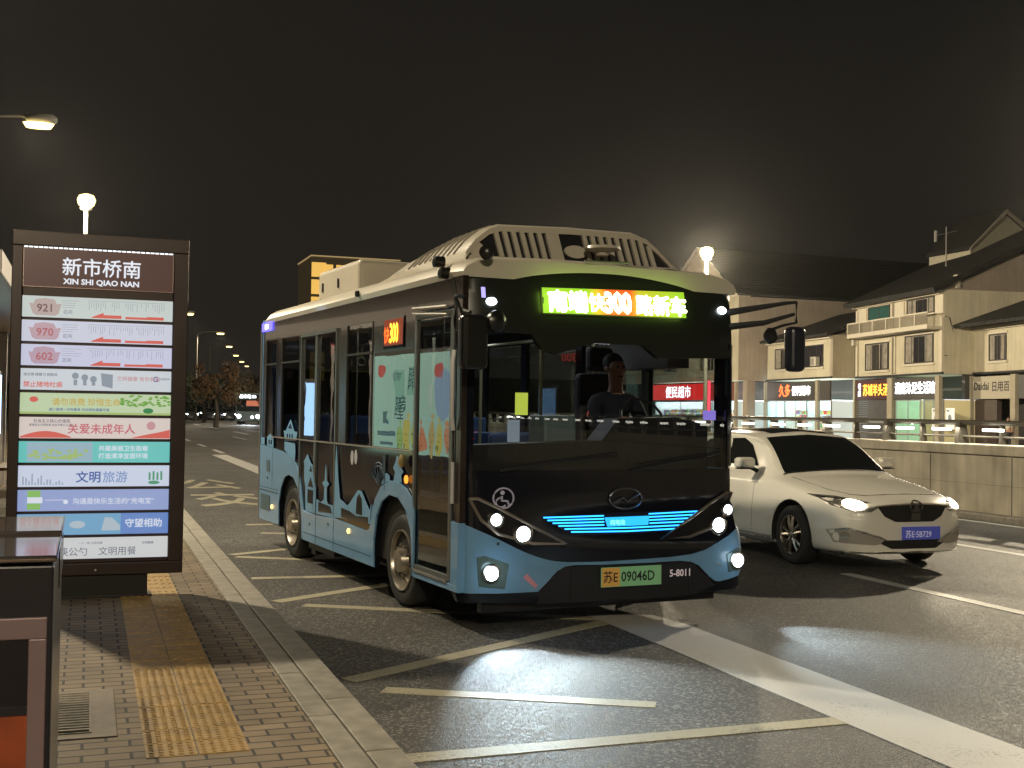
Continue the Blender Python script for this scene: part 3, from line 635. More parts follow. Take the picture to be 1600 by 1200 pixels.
# ------------------------------------------------------------------ bus stop sign
def stop_sign():
    t = thing('stop_sign', 'tall dark brown bus stop sign with a lit name board and eleven lit strips', 'bus stop sign', (0.07, 9.93, .12))
    x0, x1 = -.664, .663; dz = -.12
    br = M('brown_metal', (.030, .017, .015), .38, .3, var=.12, scale=3, coat=.2)
    f = MB()
    f.box(x0, x1, .0, .20, .304 + dz, .400 + dz); f.box(x0, x1, .0, .20, 2.885 + dz, 3.0 + dz)
    f.box(x0, -.585, .0, .20, .4 + dz, 2.885 + dz); f.box(.548, x1, .0, .20, .4 + dz, 2.885 + dz); f.box(-.585, .548, .03, .20, .4 + dz, 2.885 + dz)
    f.build('frame', br, t, bevel=.006)
    MB().box(-.42, .395, .03, .17, -.005, .184).box(-.46, .43, .01, .19, -.005, .02).build('base', M('base_metal', (.015, .013, .012), .45, .3), t, bevel=.004)
    MB().lathe((.0, 0.0, .345 + dz), (0, -1, 0), [(-.002, .008), (.004, .008)], 10).build('lock', M('alu', ()), t)
    fr = Fr((-.583, .028, dz), (1, 0, 0), (0, 0, 1)); w = 1.128
    hd = MB().rect(fr, 0, w, 2.565, 2.872, .0, .006).build('name_board', M('name_board', (.075, .04, .035), .22, emit=(.10, .055, .048), es=.55), t)
    gl = EM('sign_white', (.80, .84, .92), .95)
    tm = text(MB(), fr, '新市桥南', w * .515, 2.678, .150, 'CENTER', .022, d=.006, sx=1.0)
    text(tm, fr, 'XIN SHI QIAO NAN', w * .515, 2.598, .060, 'CENTER', .032, d=.006, sx=1.08); tm.build('lettering', gl, hd)
    ed = MB()
    for q in ((0, w, 2.565, 2.569), (0, .004, 2.569, 2.868), (w - .004, w, 2.569, 2.868)): ed.rect(fr, *q, .006, .012)
    ed.build('edge_trim', M('edge', (.4, .3, .26), .3, .5, emit=(.4, .3, .26), es=.12), hd)
    st = MB()
    for i in range(31): st.rect(fr, .004 + i * .0363, .032 + i * .0363, 2.873, 2.882, -.0, .008)
    st.build('led_strip', EM('led_strip', (.95, .98, 1), 2.0), hd)
    cols = [(.60, .68, .66), (.63, .66, .80), (.60, .62, .82), (.62, .68, .74), (.52, .66, .40), (.72, .62, .58), (.08, .56, .53), (.60, .68, .86), (.25, .34, .66), (.06, .20, .58), (.62, .64, .66)]
    E_ = .78
    def ink(nm, c, s=.62): return M(nm, (.02, .02, .02), .5, emit=c, es=s)
    red = ink('ink_red', (.74, .13, .10), .8); dark = ink('ink_dark', (.14, .15, .20), .8); grey = ink('ink_grey', (.36, .38, .44)); white = ink('ink_white', (.8, .85, .95), .8); pink = ink('ink_pink', (.80, .42, .45))
    for k in range(11):
        zt = 2.495 - .1895 * k; zb = zt - .166; zc = (zt + zb) / 2
        p = MB().rect(fr, 0, w, zb, zt, 0, .005).build('lit_panel', M('panel_%d' % k, (.2, .2, .2), .15, emit=cols[k], es=E_), t)
        MB().rect(fr, 0, w, zb - .004, zb - .001, 0, .009).build('panel_edge', M('edge_dark', (.10, .08, .09), .3, .6), p)
        T_ = lambda s, x, z, sz, m, al='LEFT', b=.02, nm='lettering', sxx=1.0: text(MB(), fr, s, x, z, sz, al, b, d=.006, sx=sxx).build(nm, m, p)
        if k < 3:
            bd = MB().prism(fr, [(.05, zb + .11), (.075, zb + .03), (.10, zb + .015), (.24, zb + .015), (.265, zb + .03), (.285, zb + .11), (.25, zb + .105), (.235, zb + .14), (.165, zb + .15), (.095, zb + .14), (.08, zb + .105)], .005, .007)
            bd.build('badge', ink('badge_%d' % k, [(.70, .55, .52), (.74, .50, .58), (.70, .48, .60)][k]), p)
            T_(['921', '970', '602'][k], .168, zb + .045, .085, [ink('num_921', (.22, .10, .10)), ink('num_red', (.62, .16, .18)), ink('num_red', ())][k] if k < 2 else MATS['num_red'], 'CENTER', .012)
            T_('区间', .30, zb + .035, .034, grey)
            ar = MB()
            ar.prism(fr, [(.505, zb + .012), (.60, zb + .052), (.60, zb + .034), (.735, zb + .034), (.735, zb + .008), (.52, zb + .008)], .006, .009)
            ar.rect(fr, .765, .93, zb + .008, zb + .026, .006, .009); ar.rect(fr, .93, 1.06, zb + .008, zb + .032, .006, .009); ar.build('arrow', red, p)
            lines = MB(); rr = random.Random(k)
            for i in range(34):
                x = .49 + i * .0172; h = rr.uniform(.02, .075)
                if rr.random() < .85: lines.rect(fr, x, x + .0035, zb + .135 - h, zb + .135, .005, .0065)
            lines.rect(fr, .48, 1.07, zb + .142, zb + .1445, .005, .0065)
            for i in range(4): lines.rect(fr, .29, .29 + rr.uniform(.08, .16), zb + .135 - i * .018, zb + .138 - i * .018, .005, .0065)
            lines.build('route_lines', ink('ink_pale', (.47, .50, .58)), p)
        elif k == 3:
            T_('禁止随地吐痰', .02, zb + .025, .048, red, b=.03); T_('讲文明 除陋习 树新风', .02, zb + .11, .026, dark)
            fg = MB()
            for i, x in enumerate((.40, .47, .535)): fg.prism(fr, circ(x, zb + .115 - .012 * i, .026, 12), .006, .008); fg.rect(fr, x - .012, x + .014, zb + .04, zb + .085, .006, .008)
            fg.prism(fr, [(.59, zb + .14), (.68, zb + .13), (.68, zb + .02), (.60, zb + .04)], .006, .008); fg.build('cartoon_print', ink('ink_cartoon', (.38, .44, .52)), p)
            T_('文明健康 有你有我', .71, zb + .085, .04, pink); T_('G', .985, zb + .08, .06, ink('ink_blue', (.10, .18, .50)), b=.03); T_('志愿服务', 1.03, zb + .095, .022, grey)
        elif k == 4:
            MB().prism(fr, circ(.10, zb + .115, .032, 14, .022), .006, .008).build('emblem', red, p)
            T_('请勿浪费 珍惜生命', .23, zb + .075, .062, ink('ink_yellow', (.80, .62, .18)), b=.04); T_('减少使用一次性餐具 共创绿色健康环境', .21, zb + .028, .026, ink('ink_blue', ()))
            lf = MB(); rr = random.Random(4)
            for i in range(60): x, z = rr.uniform(.72, 1.1), rr.uniform(.07, .155); lf.prism(fr, [(x, zb + z), (x + .018, zb + z + .008), (x + .036, zb + z), (x + .018, zb + z - .008)], .006, .008)
            lf.build('leaf_print', ink('ink_green', (.22, .52, .08)), p); MB().prism(fr, circ(.955, zb + .035, .04, 14, .022), .006, .008).build('bowl_print', ink('ink_dgreen', (.03, .32, .10)), p)
            MB().rect(fr, 0, w, zb, zb + .018, .005, .006).build('band_print', ink('ink_lime', (.55, .72, .25)), p)
        elif k == 5:
            rb = MB()
            rb.prism(fr, [(.0, zb + .005)] + [(x * .01, zb + .012 + .045 * math.sin(pi * min(1, x / 38)) ** 1.0) for x in range(1, 38, 3)] + [(.38, zb + .005)], .006, .008)
            rb.prism(fr, [(.82, zb + .005), (.95, zb + .035), (1.05, zb + .055), (w - .002, zb + .075), (w - .002, zb + .005)], .006, .008); rb.build('ribbon_print', red, p)
            T_('关爱未成年人', .35, zb + .045, .085, ink('ink_rose', (.80, .20, .25)), b=.03); T_('社会主义核心价值观', .10, zb + .125, .03, dark); T_('富强民主文明和谐 自由平等公正法治', .07, zb + .098, .02, dark)
            MB().prism(fr, circ(.98, zb + .105, .035, 9), .006, .008).build('emblem', pink, p)
        elif k == 6:
            MB().rect(fr, .06, .54, zb + .008, zt - .008, .005, .007).build('landscape_print', ink('ink_sky', (.45, .66, .78)), p)
            gm = MB(); rr = random.Random(6)
            for i in range(34): x, z = rr.uniform(.08, .5), rr.uniform(.03, .10); gm.prism(fr, circ(x, zb + z, rr.uniform(.01, .025), 7, .012), .008, .009 + i * .00002)
            gm.build('meadow_print', ink('ink_meadow', (.52, .72, .25)), p)
            T_('共建美丽卫生街巷', .585, zb + .095, .047, white, b=.03); T_('打造清净宜居环境', .585, zb + .035, .047, white, b=.03)
        elif k == 7:
            T_('文明', .42, zb + .04, .095, ink('ink_navy', (.08, .16, .52)), b=.03); T_('旅游', .62, zb + .04, .095, ink('ink_paleblue', (.32, .46, .80)), b=.02)
            sk = MB(); rr = random.Random(9)
            for i in range(14): x = .03 + i * .022; sk.rect(fr, x, x + .012, zb + .015, zb + rr.uniform(.04, .13) * (1 - i * .045), .006, .008)
            sk.build('skyline_print', ink('ink_mist', (.50, .58, .74)), p)
            gq = MB(); gq.prism(fr, circ(1.01, zb + .03, .045, 12, .015), .006, .008); [gq.rect(fr, .97 + i * .03, .985 + i * .03, zb + .05, zb + .11 + .01 * (i % 2), .006, .008) for i in range(4)]
            gq.build('garden_print', ink('ink_green2', (.12, .45, .25)), p)
        elif k == 8:
            MB().rect(fr, .07, .165, zb + .012, zb + .06, .006, .008).build('green_print', ink('ink_lime2', (.35, .72, .18)), p); MB().rect(fr, .07, .165, zb + .11, zt - .006, .006, .008).build('green_print', ink('ink_lime2', (.35, .72, .18)), p)
            MB().rect(fr, .07, .18, zb + .062, zb + .108, .006, .008).prism(fr, circ(.35, zb + .07, .018, 10), .006, .008).rect(fr, .2, .34, zb + .083, zb + .087, .006, .008).build('white_print', white, p)
            T_('沟通是快乐生活的“充电宝”', .40, zb + .055, .052, white, b=.015)
        elif k == 9:
            MB().rect(fr, 0, .765, zb + .001, zt - .001, .005, .006).build('sky_print', ink('ink_sky2', (.25, .55, .84)), p)
            T_('守望相助', .795, zb + .06, .072, white, b=.03)
            MB().prism(fr, [(.62, zb + .03), (.76, zb + .03), (.76, zb + .07), (.70, zb + .13), (.645, zb + .135), (.63, zb + .08)], .007, .009).prism(fr, circ(.44, zb + .08, .06, 12, .03), .007, .009).build('hand_print', ink('ink_hand', (.62, .74, .84)), p)
        else:
            T_('公筷公勺', .235, zb + .03, .072, dark, b=.0); T_('文明用餐', .60, zb + .03, .072, dark, b=.0); T_('一人一筷 合理用餐', .45, zb + .115, .022, grey); T_('文明健康', .93, zb + .11, .022, dark)
    d = bpy.data.lights.new('board_light', 'AREA'); d.energy = 1.2; d.color = (.85, .92, 1); d.shape = 'RECTANGLE'; d.size = 1.1; d.size_y = 2.0
    o = bpy.data.objects.new('board_light', d); C.objects.link(o); o.location = (0, -.06, 1.3); o.rotation_euler = (radians(90), 0, 0); o.parent = t
    return t
stop_sign()

# ------------------------------------------------------------------ shelter behind the sign (its lit posters reflect in the bus)
def shelter():
    t = thing('bus_shelter', 'open bus shelter with lit advertising boxes behind the stop sign', 'bus shelter', (-1.4, 12.6, .12))
    gm = M('shelter_metal', (.30, .28, .27), .4, .5, var=.1)
    r = MB().box(-.35, .50, 0, 11.8, 2.86, 2.98).box(.50, .56, 0, 11.8, 2.80, 3.04).build('roof', gm, t, bevel=.01)
    for y in (.15, 3.0, 6.4, 8.0, 11.5): MB().box(-.22, -.08, y - .06, y + .06, -.02, 2.86).build('post', gm, t, bevel=.008)
    MB().box(-.1, .32, 8.95, 10.9, .40, .45).build('bench', M('bench_wood', (.22, .10, .04), .5, var=.3, scale=6), t, bevel=.01)
    fr = Fr((0, 0, 0), (0, 1, 0), (0, 0, 1))
    def box(y0, y1, z0, z1, col, es):
        b = MB().box(-.20, -.02, y0 - .06, y1 + .06, z0 - .07, z1 + .07).build('light_box', M('box_frame', (.05, .05, .055), .4, .4), t, bevel=.006)
        p = MB().rect(fr, y0, y1, z0, z1, -.018, -.012).build('poster', M('poster_%.2f' % col[0], (.1, .1, .1), .4, emit=col, es=es), b)
        d = bpy.data.lights.new('box_light', 'AREA'); d.energy = 5; d.color = col; d.shape = 'RECTANGLE'; d.size = y1 - y0; d.size_y = z1 - z0
        o = bpy.data.objects.new('box_light', d); C.objects.link(o); o.location = (.03, (y0 + y1) / 2, (z0 + z1) / 2); o.rotation_euler = (radians(90), 0, radians(90)); o.parent = b
        return b, p
    b, p = box(3.25, 6.15, .84, 2.40, (.34, .60, .46), 2.1)
    def art(pts_list, nm, c, s=1.6):
        m = MB()
        for q in pts_list: m.prism(fr, q, -.012, -.008)
        m.build(nm, M(nm + '_%.2f' % c[0], (.05, .05, .05), .5, emit=c, es=s), p)
    # the poster is seen mirrored in the bus glass
    art([circ(5.75, 2.15, .10, 12), circ(3.75, 2.12, .11, 12)], 'red_badge', (.75, .10, .08))
    art([[(4.95, 1.5), (5.25, 1.5), (5.25, 2.15), (4.95, 2.15)], [(4.45, 1.75), (4.8, 1.75), (4.8, 2.2), (4.45, 2.2)]], 'lettering_backing', (.30, .68, .48))
    cm = MB()
    def mt(s_, y, z, sz):
        fm = Fr((0, y, z), (0, -1, 0), (0, 0, 1)); k0 = len(cm.v); text(cm, fm, s_, 0, 0, sz, bold=.0, d=0); cm.v[k0:] = [(-.004, v[1], v[2]) for v in cm.v[k0:]]
    mt('瞳', 5.25, 1.40, .42); mt('睛', 4.80, 1.85, .42); mt('明亮', 5.3, 2.0, .14); cm.build('lettering', M('ink_teal', (.02, .05, .05), .5, emit=(.02, .09, .12), es=1.5), p)
    rr = random.Random(3)
    for k, (yy, c1_) in enumerate(((3.45, (.70, .30, .12)), (3.72, (.62, .56, .10)), (4.0, (.55, .42, .14)), (4.28, (.68, .24, .10)), (4.52, (.50, .60, .14)), (4.78, (.62, .60, .12)), (5.0, (.34, .56, .14)))):
        h = .20 + .05 * (k % 3)
        art([circ(yy, 1.08, .11, 14, h), circ(yy, 1.08 + h + .05, .045, 8)], 'fruit_figure', c1_, 2.0)
        m = MB(); m.prism(fr, circ(yy - .04, 1.15, .014, 6), -.007, -.006); m.prism(fr, circ(yy + .04, 1.15, .014, 6), -.007, -.006); m.rect(fr, yy - .03, yy + .03, 1.04, 1.052, -.007, -.006)
        for q in range(5): a_ = rr.uniform(-.08, .08); m.rect(fr, yy + a_, yy + a_ + .012, 1.0 - rr.uniform(.02, .1), .99, -.007, -.006)
        m.build('fruit_detail', M('ink_teal2', (.04, .08, .04), .5, emit=(.05, .10, .04), es=1.0), p)
    art([[(5.2, 1.1), (5.9, 1.1), (5.9, 1.18), (5.2, 1.18)], [(5.35, .95), (5.75, .95), (5.75, 1.0), (5.35, 1.0)], [(5.5, 1.3), (5.65, 1.3), (5.65, 1.5), (5.5, 1.5)]], 'caption_print', (.08, .22, .22))
    art([circ(3.6, 1.75, .28, 14, .40)], 'sky_blot', (.35, .55, .72))
    box(8.5, 9.12, 1.02, 2.0, (.35, .62, 1.0), 4.0)
    return t
shelter()

# ------------------------------------------------------------------ litter bin at the lower left
def bin_():
    t = thing('litter_bin', 'tall black litter bin with glossy top and mauve framed front at the lower left', 'litter bin', (-.63, 3.3, .12))
    dz = -.12; blk = M('bin_black', (.012, .012, .018), .3, .2, coat=.3)
    MB().box(-.55, .553, .0, 1.0, -.005, 1.232 + dz).build('body', blk, t, bevel=.006)
    gb = M('bin_gloss', (.42, .36, .34), .06, .9)
    MB().box(-.58, .560, -.008, .500, 1.240 + dz, 1.258 + dz).build('front_ledge', gb, t, bevel=.008, seg=3)
    MB().box(-.575, .556, .505, 1.02, 1.10 + dz, 1.236 + dz).build('ledge_riser', blk, t)
    MB().box(-.58, .560, .535, 1.04, 1.238 + dz, 1.268 + dz).build('top_cap', gb, t, bevel=.006, seg=3)
    mv = M('mauve_frame', (.20, .14, .15), .42, .15, var=.06)
    f = MB(); f.box(-.5, .538, -.012, .009, 1.045 + dz, 1.10 + dz); f.box(.495, .538, -.012, .009, .2 + dz, 1.045 + dz); f.box(-.5, -.43, -.012, .009, .2 + dz, 1.045 + dz); f.build('door_frame', mv, t, bevel=.003)
    MB().box(-.43, .495, -.004, .009, .873 + dz, 1.045 + dz).build('opening', M('bin_hole', (.006, .006, .01), .25), t)
    MB().box(-.43, .495, -.010, .009, .852 + dz, .873 + dz).build('crossbar', blk, t)
    MB().box(-.43, .495, -.006, .009, .2 + dz, .852 + dz).build('wood_panel', M('orange_wood', (.30, .06, .018), .45, var=.35, scale=8), t)
    return t
bin_()
# ------------------------------------------------------------------ the bus
BUSY = radians(5.95)
def spot(parent, loc, target, w, col, ang, blend=.5, r=.04):
    d = bpy.data.lights.new('beam', 'SPOT'); d.energy = w; d.color = col; d.spot_size = radians(ang); d.spot_blend = blend; d.shadow_soft_size = r
    o = bpy.data.objects.new('beam', d); C.objects.link(o); o.parent = parent; o.location = loc
    o.rotation_euler = (Vector(target) - Vector(loc)).to_track_quat('-Z', 'Y').to_euler(); return o
def wheel(name, parent, c, ax, R, w, rim_m, style='bus', face=1):
    """tyre and rim; ax = outward direction"""
    c = Vector(c); ax = Vector(ax)
    t = MB().lathe(c, ax, [(-w, R * .62), (-w, R * .93), (-w * .85, R), (-w * .15, R), (-.01, R * .955), (.0, R * .90), (.0, R * .80), (-.01, R * .66), (-.05, R * .63), (-w * .9, R * .6)], 40)
    tr = MB(); a0 = ax.orthogonal().normalized(); b0 = ax.cross(a0)
    ty = t.build(name, M('tyre', (.016, .016, .016), .75, var=.2, scale=20, bump=.003, bscale=40), parent, smooth=True)
    r = MB().lathe(c, ax, [(-.10, R * .3), (-.10, R * .57), (-.02, R * .61), (.004, R * .64), (.004, R * .66), (-.03, R * .665), (-.1, R * .665)], 36)
    if style == 'bus':
        r.lathe(c, ax, [(-.11, R * .56), (-.075, R * .5), (-.035, R * .36), (-.03, R * .28), (.03, R * .24), (.04, R * .1), (.03, .002)], 32)
        for k in range(10):
            an = 2 * pi * k / 10; r.lathe(c + (a0 * cos(an) + b0 * sin(an)) * R * .33, ax, [(-.05, .016), (.0, .016), (.005, .008)], 6)
    else:
        r.lathe(c, ax, [(-.05, R * .2), (-.01, R * .17), (.0, .03)], 18)
        for k in range(5):
            for s_ in (-.16, .16):
                an = 2 * pi * k / 5 + s_; an2 = 2 * pi * k / 5 + s_ * 1.4
                d1 = a0 * cos(an) + b0 * sin(an); d2 = a0 * cos(an2) + b0 * sin(an2)
                r.tube([c + d1 * R * .14 - ax * .02, c + d2 * R * .4 - ax * .015, c + d2 * R * .64 - ax * .02], [.024, .02, .018], 6)
    r.build('rim', rim_m, ty, smooth=True)
    if style != 'bus': MB().lathe(c - ax * .11, ax, [(0, R * .6), (.01, R * .6)], 24).build('brake_disc', M('brake', (.03, .03, .03), .5, .5), ty)
    return ty
def bus():
    t = thing('city_bus', 'light blue and black city bus with glowing destination sign and skyline mural', 'bus', (2.6, 8.42, 0), BUSY)
    Wd = 2.50; Lg = 6.17
    blue = M('bus_blue', (.145, .32, .54), .30, var=.10, scale=3, coat=.5)
    gloss = M('bus_black', (.006, .007, .013), .09, spec=.42)
    matte = M('bus_matte', (.010, .010, .013), .45)
    creamr = M('bus_roof', (.50, .46, .38), .38, var=.05, scale=2, coat=.2)
    silver = M('bus_silver', (.5, .5, .48), .28, .8); chrome = M('chrome', (.6, .6, .58), .15, 1.0)
    gl = glass('bus_glass', (.74, .78, .78)); gls = glass('bus_side_glass', (.42, .45, .47), wavy=.0007); rubber = M('rubber', (.012, .012, .012), .6)
    def P(parent_or_name, *a): pass
    # ---- front surface
    def yf(x):
        s = (x - Wd / 2) / (Wd / 2); y = -.06 * (1 - s * s); r = .11
        for dd in (x, Wd - x):
            if dd < r: y += r - math.sqrt(max(r * r - (r - max(dd, 0)) ** 2, 0))
        return y
    def ff(u, v, d):
        y = yf(min(max(u, 0), Wd)) - d
        if v > 2.2: y += .10 * ((v - 2.2) / .6) ** 2
        k_ = min(1, max(0, (1.0 - v) / .45)); k_ = k_ * k_ * (3 - 2 * k_)
        y -= .085 * k_ * u / Wd
        return Vector((u + .035 * k_ * max(0, u / Wd - .6) / .4, y, v))
    def fp(name, out, d0, d1, m, par=None, res=.08, **k): return MB().patch(out, ff, d0, d1, res).build(name, m, par or t, smooth=True, **k)
    low = fp('front_panel', [(0.002, .30), (.02, .22), (.62, .20), (1.9, .20), (2.48, .22), (2.498, .30), (2.498, 1.20), (0.002, 1.20)], -.06, 0, gloss)
    capm = M('housing_black', (.010, .012, .009), .34)
    cap = fp('destination_housing', [(.0, 2.26), (.55, 2.24), (.64, 2.13), (.76, 2.09), (.98, 2.16), (1.1, 2.19), (1.54, 2.19), (1.68, 2.09), (2.5, 2.12), (2.5, 2.52), (2.47, 2.64), (2.40, 2.74), (2.25, 2.80), (1.85, 2.83), (1.25, 2.80), (.6, 2.77), (.2, 2.72), (.0, 2.66)], -.05, .004, capm)
    for a, b in ((0.0, .10), (2.40, 2.5)): fp('windscreen_pillar', [(a, 1.2), (b, 1.2), (b, 2.25), (a, 2.25)], -.05, 0, gloss, res=.05)
    fp('windscreen', [(.09, 1.19), (2.41, 1.19), (2.41, 2.3), (.09, 2.3)], None, -.006, gl)
    # blue bumper
    bt = [(0, .82), (.296, .69), (.515, .585), (.738, .515), (.983, .497), (1.343, .497), (1.963, .521), (2.256, .617), (2.5, .742)]
    bb = [(2.5, .345), (2.24, .29), (2.14, .333), (1.964, .462), (1.6, .470), (1.162, .470), (.843, .468), (.706, .362), (.622, .285), (.3, .283), (0, .295)]
    bt = catmull(bt, 3); bb = catmull(bb[:8], 3) + bb[8:]
    bp = fp('bumper', bt + bb, -.09, .014, blue, res=.05)
    fp('lower_valance', [(.62, .19), (1.95, .19), (2.2, .26), (1.98, .463), (.83, .463), (.66, .30)], -.12, .004, matte, res=.08)
    MB().box(.2, 2.3, .02, .10, .13, .26).build('underrun_bar', matte, t)
    # destination display
    led = fp('destination_sign', [(.637, 2.392), (1.971, 2.415), (1.968, 2.651), (.637, 2.613)], .0, .012, M('led_frame', (.01, .01, .01), .4), res=.1)
    def edm(name, stops, es):
        m = bpy.data.materials.new(name); m.use_nodes = True; n = m.node_tree; b = n.nodes['Principled BSDF']; b.inputs['Base Color'].default_value = (.02, .02, .02, 1)
        co = nn(n, 'ShaderNodeTexCoord'); sp = nn(n, 'ShaderNodeSeparateXYZ'); n.links.new(co.outputs['Object'], sp.inputs[0])
        q = nn(n, 'ShaderNodeMapRange'); q.inputs['From Min'].default_value = .637; q.inputs['From Max'].default_value = 1.97; n.links.new(sp.outputs['X'], q.inputs[0])
        r = nn(n, 'ShaderNodeValToRGB'); n.links.new(q.outputs[0], r.inputs[0])
        while len(r.color_ramp.elements) < len(stops): r.color_ramp.elements.new(.5)
        for e, (p_, c_) in zip(r.color_ramp.elements, stops): e.position = p_; e.color = (*c_, 1)
        n.links.new(r.outputs[0], b.inputs['Emission Color']); b.inputs['Emission Strength'].default_value = es; return m
    g_, r_ = (.30, .62, .02), (.85, .09, .01)
    fp('led_matrix', [(.650, 2.405), (1.958, 2.428), (1.956, 2.640), (.650, 2.602)], .012, .014, edm('led_bg', [(0, g_), (.30, g_), (.37, (.8, .5, .02)), (.44, r_), (.60, r_), (.66, (.55, .5, .02)), (1, g_)], 1.15), led, res=.1)  # scattered glow of the letters put into the panel's emission colours
    xf = Fr((0, 0, 0), (1, 0, 0), (0, 0, 1))
    def ftext(s_, a, b, sz, bold, m, d, par, sx=1.0, slope=.02, name='lettering'):
        q = text(MB(), xf, s_, a, b, sz, bold=bold, d=0, th=0, sx=sx); q.v = [tuple(ff(v[0], v[2] + (v[0] - 1.3) * slope, d - v[1])) for v in q.v]; return q.build(name, m, par)
    yg = EM('led_green_text', (1.0, 1.0, .55), 9); rg = EM('led_red_text', (1.0, .72, .45), 9)
    ftext('南端', .69, 2.448, .174, .08, yg, .017, led); ftext('快', 1.045, 2.455, .15, .06, EM('led_amber_text', (1, .9, .55), 7), .017, led)
    ftext('300', 1.185, 2.440, .222, .05, rg, .017, led, sx=.74); ftext('路新车', 1.475, 2.444, .165, .08, yg, .017, led)
    dl = bpy.data.lights.new('sign_light', 'AREA'); dl.energy = 3.5; dl.color = (.55, 1, .10); dl.shape = 'RECTANGLE'; dl.size = 1.3; dl.size_y = .18
    o = bpy.data.objects.new('sign_light', dl); C.objects.link(o); o.parent = t; o.location = (1.3, -.10, 2.52); o.rotation_euler = (radians(90), 0, 0)
    # markers
    for x, z in ((.229, 2.473), (2.337, 2.512)):
        MB().patch(circ(x, z, .040, 14, .030), ff, .0, .02, .03).build('marker_light', EM('white_lamp', (.82, .92, 1), 12), t)
    MB().patch([(.155, 2.50), (.185, 2.50), (.185, 2.58), (.155, 2.58)], ff, 0, .012, .05).build('clearance_lamp', EM('violet_lamp', (.5, .45, 1), 1.2), t)
    # headlights
    HL = [(.06, 1.0), (.126, 1.0), (.292, .925), (.545, .795), (.86, .635), (.582, .645), (.295, .725), (.153, .835)]
    def ring(out, k): cx = sum(p[0] for p in out) / len(out); cy_ = sum(p[1] for p in out) / len(out); return [(cx + (p[0] - cx) * k, cy_ + (p[1] - cy_) * k) for p in out]
    lampw = EM('headlamp_white', (.80, .92, 1), 22); lamps = EM('headlamp_small', (.72, .85, 1), 7)
    for mirror in (0, 1):
        mx_ = (lambda q: [(2.52 - a, b + .01) for a, b in q][::-1]) if mirror else (lambda q: q)
        h = fp('headlight', mx_(HL), .0, .012, M('lamp_housing', (.012, .012, .015), .2), res=.05)
        o_ = MB()
        pts = mx_(HL); pts = [Vector(ff(a, b, .022)) for a, b in ring(pts, .97)]; o_.tube(pts + [pts[0]], .013, 6); o_.build('chrome_trim', M('lamp_trim', (.42, .36, .30), .3, .7), h, smooth=True)
        for (x, z, r, m) in (((.492, .724, .060, lampw), (.276, .835, .048, lamps)) if not mirror else ((2.244, .746, .060, lampw), (2.37, .866, .044, lamps))):
            q = Vector(ff(x, z, .012)); c_ = MB().lathe(q, (0, -1, 0), [(0, r * 1.35), (.015, r * 1.4), (.02, r * 1.15), (.02, r)], 20).build('bezel', chrome, h, smooth=True)
            MB().lathe(q, (0, -1, 0), [(.018, r), (.028, r * .8), (.033, r * .3)], 20).build('lens', m, h, smooth=True)
    for (x, z) in ((.242, .436), (2.405, .453)):
        hs = [(x - .108, z + .117), (x - .05, z + .13), (x + .14, z + .062), (x + .11, z - .117), (x - .09, z - .092)] if x < 1 else [(x + .07, z + .10), (x, z + .10), (x - .10, z + .05), (x - .08, z - .09), (x + .06, z - .07)]
        fb = fp('fog_lamp', hs, .010, .022, M('fog_housing', (.10, .16, .17), .12, .3), par=bp, res=.04)
        q = Vector(ff(x, z, .022)); MB().lathe(q, (0, -1, 0), [(0, .07), (.012, .072), (.014, .058)], 20).build('bezel', chrome, fb, smooth=True)
        MB().lathe(q, (0, -1, 0), [(.012, .056), (.022, .045), (.026, .02)], 20).build('lens', lampw, fb, smooth=True)
        point(tuple(q + Vector((0, -.12, .02))), .45, (.75, .92, 1), .05, t, 'fog_glow')
    for x, z, tx_ in ((.492, .724, -.3), (2.244, .746, .3), (.242, .436, -.25), (2.405, .453, .25)):
        spot(t, (x, -.20, z), (x + tx_, -3.6 if z > .6 else -1.5, 0.0), 300 if z > .6 else 170, (.74, .92, 1), 62 if z > .6 else 48, .7 if z > .6 else .35)
    # grille
    gt = EM('grille_cyan', (.02, .36, 1.0), 3.6)
    gr = fp('grille', [(.66, .85), (1.39, .87), (2.12, .87), (1.93, .735), (1.6, .70), (.9, .70)], .0, .006, M('grille_back', (.01, .012, .03), .25), res=.08)
    g = MB()
    for i in range(6):
        q_ = i / 5; z = .850 - q_ * .118
        a = .67 + .23 * q_ ** 1.2; b = 2.10 - .26 * q_ ** .8
        for (u0, u1) in ((a, 1.19), (1.60, b)) if i < 4 else ((a, b),):
            n = max(2, int((u1 - u0) / .02)); st = (u1 - u0) / n
            dz = lambda u: .012 * (u - 1.3) * (1 - q_) - .010 * (1 - abs(u - 1.38) / .72) * (q_ if i > 3 else .4)
            for k in range(n):
                ua = u0 + k * st; ub = ua + st * .86
                g.patch([(ua, z - .0048 + dz(ua)), (ub, z - .0048 + dz(ub)), (ub, z + .0048 + dz(ub)), (ua, z + .0048 + dz(ua))], ff, .006, .012, .05)
    g.build('light_bar', gt, gr)
    fp('center_light', [(1.215, .762), (1.58, .766), (1.60, .836), (1.195, .832)], .006, .016, M('cyan_badge', (.02, .05, .1), .3, emit=(.02, .40, .85), es=1.6), gr)
    ftext('纯电动', 1.235, .777, .045, .012, EM('cyan_text', (.25, .85, 1), 2.0), .02, gr, slope=0)
    lg = MB().tube([ff(1.39 + .148 * cos(a * pi / 12), .978 + .080 * sin(a * pi / 12), .012) for a in range(25)], .010, 6)
    lg.tube([ff(1.27, .945, .014), ff(1.36, .985, .016), ff(1.40, .955, .016), ff(1.51, 1.015, .014)], .012, 6); lg.build('emblem', M('emblem_metal', (.30, .32, .36), .25, .9), t, smooth=True)
    wc = MB(); wc.tube([ff(.343 + .082 * cos(a * pi / 10), .994 + .076 * sin(a * pi / 10), .006) for a in range(21)], .007, 6)
